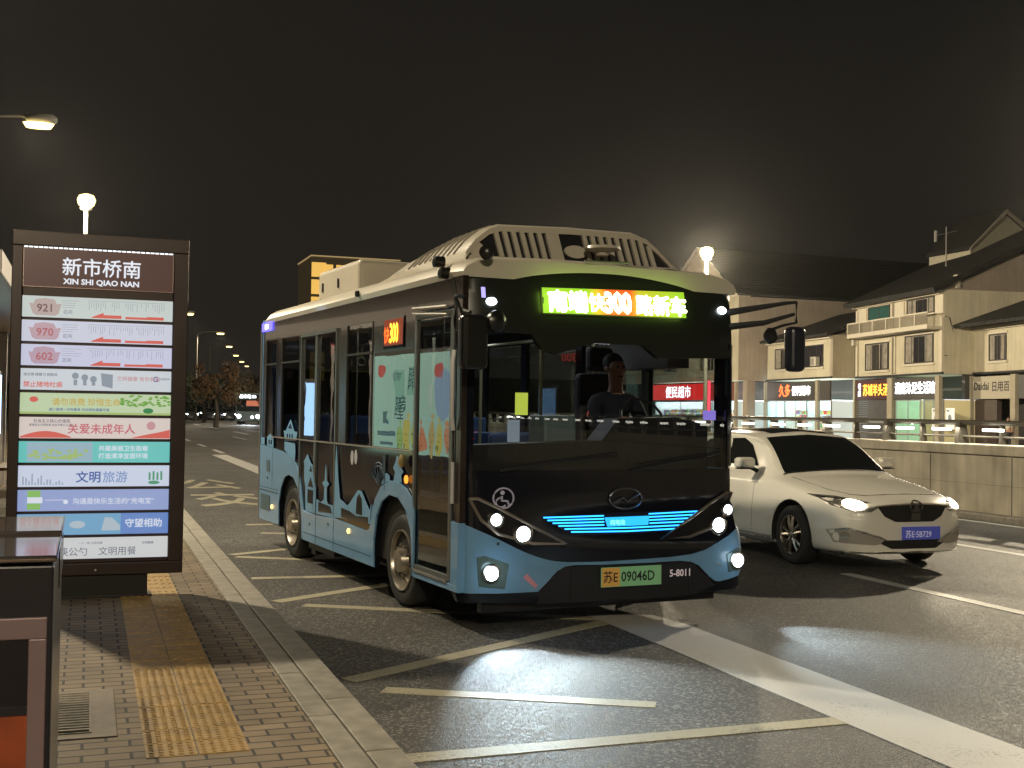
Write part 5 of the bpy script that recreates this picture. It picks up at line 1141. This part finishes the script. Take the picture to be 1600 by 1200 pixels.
def driver():
    t = thing('person', 'bus driver in dark jacket with red sleeve badge, seated behind the windscreen', 'person', (2.6 + 1.89 * cos(BUSY) - .98 * sin(BUSY), 8.42 + 1.89 * sin(BUSY) + .98 * cos(BUSY), 1.17), BUSY)
    sk = M('skin', (.42, .22, .15), .55)
    v = [(0, .02, .10, .10), (0, .02, .30, .10), (0, .0, .50, (.11, .08)), (0, -.01, .58, (.08, .06)), (0, -.02, .68, .058), (0, -.03, .78, .072), (0, -.035, .87, .086), (0, -.02, .945, .078),
         (.19, .0, .57, .04), (.25, -.10, .36, .04), (.21, -.34, .38, .042), (.18, -.42, .41, .030),
         (-.19, .0, .57, .04), (-.25, -.10, .36, .04), (-.21, -.34, .38, .042), (-.18, -.42, .41, .030),
         (.11, -.02, .06, .09), (.13, -.42, .07, .07), (.13, -.46, -.35, .05), (-.11, -.02, .06, .09), (-.13, -.42, .07, .07), (-.13, -.46, -.35, .05), (.13, -.56, -.40, .04), (-.13, -.56, -.40, .04)]
    e = [(0, 1), (1, 2), (2, 3), (3, 4), (4, 5), (5, 6), (6, 7), (3, 8), (8, 9), (9, 10), (10, 11), (3, 12), (12, 13), (13, 14), (14, 15), (0, 16), (16, 17), (17, 18), (0, 19), (19, 20), (20, 21), (18, 22), (21, 23)]
    b = skin('body', v, e, sk, t)
    j = [(0, .02, .08, .165), (0, .02, .30, .16), (0, .0, .50, (.185, .135)), (0, -.01, .605, (.14, .10)), (0, -.015, .675, .080),
         (.20, .0, .585, .078), (.255, -.10, .36, .064), (.215, -.33, .38, .052), (-.20, .0, .585, .078), (-.255, -.10, .36, .064), (-.215, -.33, .38, .052)]
    skin('jacket', j, [(0, 1), (1, 2), (2, 3), (3, 4), (3, 5), (5, 6), (6, 7), (3, 8), (8, 9), (9, 10)], M('navy_cloth', (.012, .014, .028), .85), t)
    MB().lathe((0, .008, .893), (0, .75, 1), [(-.02, .088), (.02, .094), (.06, .090), (.09, .075), (.115, .045), (.125, .01)], 20).lathe((0, .03, .84), (0, 0, 1), [(-.01, .05), (.03, .078), (.08, .09)], 16).build('hair', M('hair', (.01, .009, .008), .7), t, smooth=True)
    f = MB()
    f.lathe((0, -.118, .855), (0, -1, -.25), [(-.02, .016), (.0, .018), (.02, .014), (.026, .004)], 8); f.build('nose', sk, t, smooth=True)
    q = MB()
    for s_ in (-1, 1): q.lathe((s_ * .034, -.112, .885), (0, -1, 0), [(-.01, .012), (.004, .010), (.008, .003)], 8)
    q.prism(Fr((0, -.118, .80), (1, 0, 0), (0, 0, 1)), circ(0, 0, .024, 10, .006), -.02, .004)
    q.build('eyes_and_mouth', M('face_dark', (.05, .02, .018), .5), t)
    q = MB()
    for s_ in (-1, 1): q.lathe((s_ * .088, -.02, .865), (s_, -.3, 0), [(-.01, .02), (.008, .026), (.014, .012)], 8)
    q.build('ears', sk, t, smooth=True)
    for s_, nm in ((-1, 'hand'), (1, 'hand')):
        x, y, z = s_ * .18, -.44, .42
        vv = [(x, y + .03, z, .028), (x, y - .03, z + .01, (.040, .018))]; ee = [(0, 1)]
        for k, l in enumerate((.055, .065, .06, .05)):
            dx = (k - 1.5) * .019; i0 = len(vv); vv += [(x + dx, y - .07, z + .018, .010), (x + dx, y - .07 - l * .45, z + .005, .009), (x + dx, y - .06 - l * .35, z - .025, .008)]; ee += [(1, i0), (i0, i0 + 1), (i0 + 1, i0 + 2)]
        i0 = len(vv); vv += [(x - s_ * .045, y - .02, z + .0, .011), (x - s_ * .055, y - .05, z - .012, .009)]; ee += [(1, i0), (i0, i0 + 1)]
        skin(nm, vv, ee, sk, b, 1)
    MB().lathe((-.262, -.06, .46), (-.45, -1, .1), [(-.01, .04), (.012, .04), (.014, .01)], 16).build('sleeve_badge', M('badge_red', (.6, .10, .08), .6, emit=(.6, .1, .08), es=.25), t, smooth=True)
    MB().box(.06, .14, -.15, -.14, .42, .435).build('name_tag', M('tag_metal', (.6, .6, .6), .4, .5), t)
    return t
driver()

# ------------------------------------------------------------------ cars
def car(label, loc, rz, paint_m, group=None, far=False):
    t = thing('white_sedan' if not far else 'parked_car', label, 'car', loc, rz, group)
    # sections: y, half width, sill z, widest z, shoulder z, belt half width, belt z, mid, roof edge half width, roof edge z, top z
    S_ = [(0.00, .70, .235, .45, .60, .62, .70, .745),
          (0.06, .80, .215, .45, .64, .70, .735, .775),
          (0.22, .86, .20, .46, .70, .74, .79, .830),
          (0.55, .895, .20, .50, .76, .76, .86, .895),
          (0.95, .905, .20, .52, .81, .77, .92, .955),
          (1.25, .908, .19, .54, .855, .77, .965, 1.0)]
    def sec(y):
        return None
    N = []
    for (y, w, zb, zw, zs, wb, zb2, zt) in S_:
        N.append([(0, zb), (w * .6, zb), (w * .93, zb + .015), (w, zw - .08), (w * .995, zw + .1), (w * .97, zs - .02), (wb + .06, zs + (zb2 - zs) * .55), (wb * .86, zb2), (wb * .6, zb2 + (zt - zb2) * .5), (wb * .3, zt - .005), (0, zt), y])
    G_ = [(1.50, .765, 1.02, .70, 1.07, .50, 1.11, 1.125), (1.85, .765, 1.02, .66, 1.25, .585, 1.30, 1.33), (2.15, .765, 1.015, .665, 1.30, .60, 1.40, 1.455), (2.6, .765, 1.01, .67, 1.30, .61, 1.43, 1.492), (3.1, .765, 1.02, .665, 1.29, .60, 1.41, 1.475),
          (3.55, .765, 1.04, .655, 1.25, .58, 1.33, 1.40), (3.9, .765, 1.05, .66, 1.16, .56, 1.20, 1.26), (4.2, .765, 1.06, .66, 1.09, .50, 1.12, 1.135)]
    for (y, wb, zb2, wm, zm, wr, zr, zt) in G_:
        w = .912
        N.append([(0, .19), (w * .6, .19), (w * .95, .20), (w, .48), (w * .995, .66), (w * .97, .86), (wb + .055, .95), (wb, zb2), (wm, zm), (wr, zr), (0, zt), y])
    for (y, w, zb, zt) in ((4.50, .86, .24, 1.10), (4.62, .78, .30, 1.02), (4.66, .70, .40, .92)):
        N.append([(0, zb), (w * .6, zb), (w * .95, zb + .01), (w, .50), (w * .995, .66), (w * .95, .86), (w * .9, zt - .10), (w * .8, zt - .05), (w * .6, zt - .02), (w * .3, zt - .005), (0, zt), y])
    n1 = 2 if far else 4
    rows = []
    for s_ in N:
        prof = catmull([p for p in s_[:-1]], n1); rows.append([c for p in prof for c in p] + [s_[-1]])
    rows = catmull(rows, 2 if far else 5)
    k = (len(rows[0]) - 1) // 2; mb = MB()
    def bend(y, x):
        q = abs(x) / .91; return y + (.34 * q ** 2.6 * max(0, 1 - y / 2.3) if y < 2.3 else 0) - (.16 * q ** 2.5 * max(0, (y - 3.6) / 1.06) if y > 3.6 else 0)
    ring = 2 * k - 2
    for r in rows:
        y = r[-1]; pts = [(r[2 * i], r[2 * i + 1]) for i in range(k)]
        full = pts + [(-x, z) for x, z in pts[-2:0:-1]]
        mb.v += [(x, bend(y, x), z) for x, z in full]
    for i in range(len(rows) - 1):
        for j in range(ring):
            j2 = (j + 1) % ring; mb.f.append((i * ring + j, i * ring + j2, (i + 1) * ring + j2, (i + 1) * ring + j)[::-1])
    def cap(i, flip):
        y = rows[i][-1]; m_ = 10; grid = []
        for j in range(k):
            a = i * ring + j; b = i * ring + (ring - j) % ring
            if a == b: grid.append([a] * (m_ + 1)); continue
            xa, _, za = mb.v[a]; xb, _, zb_ = mb.v[b]; row = [a]
            for q in range(1, m_):
                x = xa + (xb - xa) * q / m_; mb.v.append((x, bend(y, x), za)); row.append(len(mb.v) - 1)
            grid.append(row + [b])
        for j in range(k - 1):
            for q in range(m_):
                f = [grid[j][q], grid[j + 1][q], grid[j + 1][q + 1], grid[j][q + 1]]; g_ = []
                [g_.append(v) for v in f if v not in g_]
                if len(g_) > 2: mb.f.append(tuple(g_ if flip else g_[::-1]))
    cap(0, True); cap(len(rows) - 1, False)
    body = mb.build('body', paint_m, t, smooth=False)
    def fixn(me):
        b = bmesh.new(); b.from_mesh(me); bmesh.ops.remove_doubles(b, verts=b.verts, dist=1e-5); bmesh.ops.recalc_face_normals(b, faces=b.faces); b.to_mesh(me); b.free()
    fixn(body.data)
    bvh = BVHTree.FromPolygons([Vector(v) for v in mb.v], [f for f in mb.f])
    wy = (.985, 3.68); R = .325
    for y in wy:
        cu_ = MB().tube([(-1.2, y, .335), (1.2, y, .335)], .385, 32).build('cutter', None, t); fixn(cu_.data); md = body.modifiers.new('b', 'BOOLEAN'); md.object = cu_; md.operation = 'DIFFERENCE'; md.solver = 'EXACT'
        dg = bpy.context.evaluated_depsgraph_get(); dg.update(); m2 = bpy.data.meshes.new_from_object(body.evaluated_get(dg)); body.modifiers.clear(); body.data = m2; bpy.data.objects.remove(cu_)
    m2 = body.data
    if not m2.materials: m2.materials.append(paint_m)
    m2.polygons.foreach_set('use_smooth', [True] * len(m2.polygons))
    try: m2.set_sharp_from_angle(angle=radians(38))
    except Exception: pass
    for y in wy:
        for s_ in (-1, 1):
            lo = [(y + .3835 * cos(radians(a)), .335 + .3835 * sin(radians(a))) for a in range(-16, 197, 8)]; li = [(y + .378 * cos(radians(a)), .335 + .378 * sin(radians(a))) for a in range(196, -17, -8)]
            MB().prism(Fr((0, 0, 0), (0, 1, 0), (0, 0, 1)), lo + li, *sorted((s_ * .45, s_ * .893))).build('wheel_well', M('black_plastic', (.008, .008, .008), .7), t)
    MB().box(-.60, .60, .4, 4.3, .22, .60).build('underbody', M('black_plastic', ()), t)
    def front(u, v, d):
        h = bvh.ray_cast(Vector((u, -2, v)), Vector((0, 1, 0)))
        return (h[0] + Vector((0, -d, 0)) + h[1] * d * .5 * (-1 if h[1].y > 0 else 1)) if h[0] else Vector((u, .3, v))
    def side(s_):
        def f(u, v, d):
            h = bvh.ray_cast(Vector((s_ * 3, u, v)), Vector((-s_, 0, 0)))
            return h[0] + Vector((s_ * d, 0, .3 * d)) if h[0] else Vector((s_ * .8, u, v))
        return f
    def topf(u, v, d):
        h = bvh.ray_cast(Vector((u, v, 3)), Vector((0, 0, -1)))
        return h[0] + Vector((0, -.4 * d, d)) if h[0] else Vector((u, v, 1.2))
    gls_ = M('car_glass', (.010, .012, .012), .04, spec=.7, coat=.3); rub = M('rubber', (.012, .012, .012), .6); blk = M('black_plastic', (.008, .008, .008), .7)
    # windscreen, rear screen, side windows
    def ws(u, v, d):   # u across, v 0..1 up the screen
        wid = .70 + (.56 - .70) * v; y = 1.33 + (2.02 - 1.33) * v; return topf(u * wid, bend(y, u * wid * 1.0) if v < .99 else bend(y, u * wid), d)
    MB().patch([(-1, 0), (1, 0), (1, 1), (-1, 1)], ws, None, .006, .12).build('windscreen', gls_, t, smooth=True)
    MB().patch([(-1.03, -.035), (1.03, -.035), (1.03, .0), (-1.03, .0)], ws, None, .004, .12).build('windscreen_trim', rub, t, smooth=True)
    def rsx(u, v, d): wid = .56 + (.60 - .56) * v; y = 3.42 + (4.12 - 3.42) * v; return topf(u * wid, y, d)
    MB().patch([(-1, 0), (1, 0), (1, 1), (-1, 1)], rsx, None, .006, .15).build('rear_screen', gls_, t, smooth=True)
    if not far:
        MB().patch([(-.42, 2.16), (.42, 2.16), (.44, 2.95), (-.44, 2.95)], topf, None, .005, .12).build('sunroof', gls_, t, smooth=True)
    for s_ in (-1, 1):
        f = side(s_)
        w1 = [(1.88, 1.045), (2.62, 1.045), (2.62, 1.355), (2.33, 1.365), (2.14, 1.285)]; w2 = [(2.70, 1.045), (3.35, 1.06), (3.55, 1.13), (3.42, 1.24), (3.2, 1.33), (2.70, 1.36)]
        for w_ in (w1, w2): MB().patch(w_, f, None, .006, .10).build('side_window', gls_, t, smooth=True)
        if not far:
            sm = MB()
            for a, b in (((1.78, .30), (1.74, .98)), ((2.66, .28), (2.66, 1.0)), ((3.45, .55), (3.50, 1.0))):
                for i in range(10):
                    q0 = [a[0] + (b[0] - a[0]) * i / 10, a[1] + (b[1] - a[1]) * i / 10]; q1 = [a[0] + (b[0] - a[0]) * (i + 1) / 10, a[1] + (b[1] - a[1]) * (i + 1) / 10]
                    sm.patch([(q0[0] - .003, q0[1]), (q0[0] + .003, q0[1]), (q1[0] + .003, q1[1]), (q1[0] - .003, q1[1])], f, None, .0015, .2)
            sm.patch([(1.40, .27), (3.30, .27), (3.30, .276), (1.40, .276)], f, None, .0015, .1)
            sm.build('door_seam', rub, t)
            MB().patch([(1.40, .265), (3.30, .265), (3.30, .20), (1.40, .20)], side(s_), None, .004, .1).build('sill_trim', M('sill_grey', (.30, .28, .25), .5), t)
            for y in (2.5, 3.3): MB().patch([(y, .86), (y + .17, .865), (y + .17, .885), (y, .88)], f, 0, .028, .06).build('door_handle', paint_m, t, smooth=True)
    lamp = EM('car_lamp', (1, .88, .66), 26) if not far else EM('far_lamp', (.9, .95, 1), 45)
    for s_ in (-1, 1):
        hq = [(s_ * .84, .800), (s_ * .70, .795), (s_ * .50, .745), (s_ * .42, .70), (s_ * .50, .645), (s_ * .68, .65), (s_ * .80, .70)]
        if s_ < 0: hq = hq
        h = MB().patch(hq, front, 0, .006, .06).build('headlight', M('car_lamp_glass', (.32, .30, .27), .12, .6, coat=.5), t, smooth=True)
        cx = s_ * .64 if s_ < 0 else s_ * .66
        MB().patch(circ(cx - (0 if s_ < 0 else 0), .715, .085, 16, .050), front, .004, .014, .05).build('lens', lamp, h, smooth=True)
        if far: continue
        MB().patch([(s_ * .82, .785), (s_ * .66, .772), (s_ * .66, .765), (s_ * .82, .775)], front, .004, .012, .06).build('chrome_strip', M('chrome', ()), h)
        MB().patch([(s_ * .84, .44), (s_ * .72, .475), (s_ * .42, .385), (s_ * .30, .33), (s_ * .46, .30), (s_ * .80, .315)], front, None, .004, .06).build('fog_recess', M('fog_grey', (.38, .35, .31), .3), t, smooth=True)
        MB().patch([(s_ * .84, .445), (s_ * .72, .482), (s_ * .42, .395), (s_ * .30, .335), (s_ * .42, .378), (s_ * .72, .465)], front, 0, .014, .06).build('bumper_chrome', M('chrome', ()), t)
        MB().patch(circ(s_ * .73, .40, .038, 12), front, .002, .012, .04).build('fog_lamp', M('fog_glass', (.5, .48, .42), .15, .5), t)
        sp_ = spot(t, (cx, -.16, .70), (cx * 1.0, -5.0, 0.0), 260, (1, .86, .62), 56, .6)
        mi = MB(); 
        for i_, (x, y, z) in enumerate([(s_ * .90, 1.84, 1.02)]):
            mi.box(*(sorted((s_ * .87, s_ * 1.09))), 1.74, 1.90, 1.02, 1.15)
        mo_ = mi.build('mirror', paint_m, t, bevel=.045, seg=4); MB().tube([(s_ * .80, 1.84, .99), (s_ * .90, 1.83, 1.03)], .025, 8).build('mirror_foot', blk, mo_)
        MB().box(*(sorted((s_ * .89, s_ * 1.075))), 1.898, 1.903, 1.04, 1.13).build('mirror_glass', M('chrome', ()), mo_)
        MB().box(*(sorted((s_ * .88, s_ * 1.08))), 1.742, 1.88, 1.012, 1.022).build('mirror_trim', blk, mo_)
    for s_ in (-1, 1):
        MB().box(*sorted((s_ * .50, s_ * .80)), 4.52, 4.655, .80, .90).build('tail_light', EM('tail_red', (1, .04, .02), 6), t, bevel=.02)
    gr = MB().patch([(-.44, .705), (-.30, .72), (0, .735), (.30, .72), (.44, .705), (.36, .60), (.24, .545), (-.24, .545), (-.36, .60)], front, 0, .006, .06).build('grille', blk, t, smooth=True)
    if not far:
        MB().patch([(-.46, .712), (-.30, .728), (0, .742), (.30, .728), (.46, .712), (.46, .700), (.30, .716), (0, .730), (-.30, .716), (-.46, .700)], front, 0, .014, .06).build('grille_chrome', M('lamp_trim', ()), gr)
        e_ = MB(); e_.tube([front(.075 * cos(a * pi / 10), .70 + .062 * sin(a * pi / 10), .016) for a in range(21)], .008, 6); e_.patch([(-.06, .66), (.06, .66), (.02, .70), (.05, .745), (0, .725), (-.05, .745), (-.02, .70)], front, .004, .018, .04); e_.build('emblem', M('emblem_dark', (.10, .09, .085), .3, .7), t)
        MB().patch([(-.06, .56), (.06, .56), (.05, .66), (-.05, .66)], front, .004, .012, .05).build('emblem_base', M('emblem_dark', ()), gr)
        MB().patch([(-.36, .352), (.36, .352), (.40, .315), (.28, .262), (-.28, .262), (-.40, .315)], front, 0, .004, .06).build('lower_intake', blk, t)
        y0 = front(0, .42, 0).y - .03
        p = MB().box(-.165, .305, y0, y0 + .03, .360, .492).build('number_plate', M('plate_blue', (.06, .08, .40), .4, emit=(.10, .12, .55), es=.16), t)
        text(MB(), Fr((-.145, y0, .385), (1, 0, 0), (0, 0, 1)), '苏E·5B729', 0, 0, .088, bold=.01, d=.001, th=.002, sx=.88).build('lettering', M('plate_white', (.7, .7, .75), .5, emit=(.6, .6, .8), es=.2), p)
        MB().patch([(-.70, .235), (.70, .235), (.70, .215), (-.70, .215)], front, -.02, .02, .08).build('front_lip', paint_m, t)
        # bonnet seam
        bs = MB(); pr = [(-.56, .33), (-.45, .235), (-.25, .185), (0, .17), (.25, .185), (.45, .235), (.56, .33), (.66, .6), (.69, 1.25)]
        pr = [(-.69, 1.25), (-.66, .6)] + pr
        bs.tube([topf(a, b + .02, .001) for a, b in pr], .004, 5); bs.build('bonnet_seam', rub, t)
    else:
        for s_ in (-1, 1): pass
    whm = M('alloy', (.45, .42, .36), .22, .95)
    for y in wy:
        for s_ in (-1, 1): wheel('wheel', t, (s_ * .885, y, R), (s_, 0, 0), R, .20, whm, 'car')
    return t
whitep = M('white_car_paint', (.88, .85, .76), .22, coat=.8, spec=.5)
car('white sedan with lit headlamps passing the bus along the parapet wall', (8.255, 10.40, 0), 0, whitep)
silverp = M('dark_car_paint', (.10, .10, .11), .3, .4, coat=.6)
pc = car('dark parked car nearest the stop sign in the far row', (12.6, 170, 0), radians(-6), silverp, 'far cars with lights across the junction', far=True)
for x, y, r, l in ((15.4, 172, -10, 'second dark car from the stop sign in the far row'), (17.6, 174, -25, 'third dark car in the far row, below the autumn tree'), (19.8, 176, 5, 'fourth dark car in the far row, left of the far bus'), (21.6, 186, -12, 'dark car just beyond the far bus'), (11.6, 146, 12, 'dark car standing closer at the left of the junction'), (13.9, 150, -16, 'dark car standing closer in the middle of the junction'), (16.2, 148, 4, 'dark car standing closer at the right, under the trees'), (9.8, 152, 0, 'dark car half hidden by the right edge of the stop sign')):
    dup(pc, (x, y, 0), radians(r), l)
for x, y, l in ((8.9, -21, 'dark car driving away behind the viewer'), (12.2, -30, 'second dark car driving away behind the viewer, by the wall'), (8.7, -36, 'third dark car driving away, farthest behind the viewer')):
    dup(pc, (x, y, 0), 0, l)
# far bus
def far_bus():
    t = thing('oncoming_bus', 'distant oncoming bus with white roof sign and bright headlights', 'bus', (13.9, 112, 0), radians(-9))
    MB().box(-1.15, 1.15, 0, 8, .3, 2.95).build('body', M('far_bus_paint', (.12, .16, .16), .35, coat=.4), t, bevel=.12, seg=3)
    MB().rect(XZ, -1.05, 1.05, 1.25, 2.35, .0, .02).build('windscreen', M('car_glass', ()), t); MB().rect(XZ, -.2, .95, 1.75, 2.25, .02, .03).build('cab_glow', EM('cab_glow', (.9, .25, .12), .6), t)
    MB().rect(XZ, -.95, .95, 2.45, 2.80, .0, .03).build('destination_sign', M('black_plastic', ()), t)
    text(MB(), XZ, '首末站 56', -.85, 2.5, .36, bold=.04, d=.03).build('lettering', EM('far_sign', (.85, .95, 1), 6), t)
    for x in (-.85, .85): MB().lathe((x, -.0, .78), (0, -1, 0), [(0, .16), (.03, .16), (.04, .05)], 14).build('headlight', EM('far_lamp', (.9, .95, 1), 45), t)
    MB().lathe((.35, -.0, .70), (0, -1, 0), [(0, .12), (.03, .12), (.04, .05)], 14).build('fog_lamp', EM('far_lamp2', (.9, .95, 1), 12), t)
    for y in (1.6, 6): 
        for s_ in (-1, 1): MB().lathe((s_ * 1.1, y, .45), (s_, 0, 0), [(-.25, .45), (.0, .45), (.01, .25), (.0, .02)], 20).build('wheel', M('tyre', ()), t)
    spot(t, (0, -.3, .8), (0, -12, 0), 1200, (.85, .95, 1), 70, .7)
    return t
far_bus()

# ------------------------------------------------------------------ thin haze added to give the lamps a halo
def haze():
    m = bpy.data.materials.new('haze'); m.use_nodes = True; t = m.node_tree; t.nodes.clear()
    o = nn(t, 'ShaderNodeOutputMaterial'); v = nn(t, 'ShaderNodeVolumePrincipled')
    v.inputs['Color'].default_value = (.9, .88, .84, 1); v.inputs['Density'].default_value = HAZE; v.inputs['Anisotropy'].default_value = .90
    t.links.new(v.outputs[0], o.inputs['Volume'])
    h = MB().box(-720, 820, -90, 1420, -1.3, 24).build('haze', m); h['kind'] = 'stuff'; h['label'] = 'thin added haze standing in for lens glow around the street lamps'
HAZE = .00010
haze()
P_ = thing('led_sign', 'pink and white lit shop sign on a post, seen through the bus windscreen', 'sign', (25.5, 88, 0))
MB().tube([(0, .1, -.05), (0, .1, 4.0)], .08, 8).build('post', pole_m, P_)
q_ = MB().box(-.9, .9, 0, .2, 1.9, 3.6).build('board', M('pink_board', (.3, .02, .05), .4, emit=(1, .05, .25), es=2.2), P_)
for i in range(3): MB().box(-.7, .5 + .1 * i, -.03, -.005, 2.15 + i * .5, 2.30 + i * .5).build('lit_line', EM('pink_white', (1, .8, 1), 5), q_)

def passer():
    t = thing('person', 'person in a pale top standing in the dark doorway of the rightmost house', 'person', (46.4, 50.9, 0), radians(-70))
    sk = M('skin', ())
    b = skin('body', [(0, 0, .98, .13), (0, 0, 1.2, .12), (0, 0, 1.42, (.17, .1)), (0, 0, 1.52, .055), (0, -.01, 1.60, .08), (0, 0, 1.68, .07), (.2, 0, 1.40, .05), (.25, -.03, 1.12, .04), (.22, -.12, .88, .03), (-.2, 0, 1.40, .05), (-.25, -.03, 1.12, .04), (-.22, -.12, .88, .03), (.1, 0, .9, .09), (.11, -.03, .5, .065), (.11, 0, .08, .045), (.11, -.12, .04, .04), (-.1, 0, .9, .09), (-.11, -.03, .5, .065), (-.11, 0, .08, .045), (-.11, -.12, .04, .04)],
             [(0, 1), (1, 2), (2, 3), (3, 4), (4, 5), (2, 6), (6, 7), (7, 8), (2, 9), (9, 10), (10, 11), (0, 12), (12, 13), (13, 14), (14, 15), (0, 16), (16, 17), (17, 18), (18, 19)], sk, t, 1)
    skin('shirt', [(0, 0, .95, .15), (0, 0, 1.2, .14), (0, 0, 1.42, (.185, .115)), (.21, 0, 1.40, .065), (.255, -.03, 1.14, .055), (-.21, 0, 1.40, .065), (-.255, -.03, 1.14, .055)], [(0, 1), (1, 2), (2, 3), (3, 4), (2, 5), (5, 6)], M('pale_shirt', (.6, .55, .42), .8), t, 1)
    skin('trousers', [(0, 0, .93, .14), (.1, 0, .85, .10), (.11, -.03, .5, .078), (.11, 0, .12, .06), (-.1, 0, .85, .10), (-.11, -.03, .5, .078), (-.11, 0, .12, .06)], [(0, 1), (1, 2), (2, 3), (0, 4), (4, 5), (5, 6)], M('dark_trousers', (.02, .02, .03), .8), t, 1)
    MB().lathe((0, .012, 1.66), (0, .6, 1), [(-.02, .075), (.03, .082), (.08, .06), (.10, .01)], 12).build('hair', M('hair', ()), t, smooth=True)
passer()
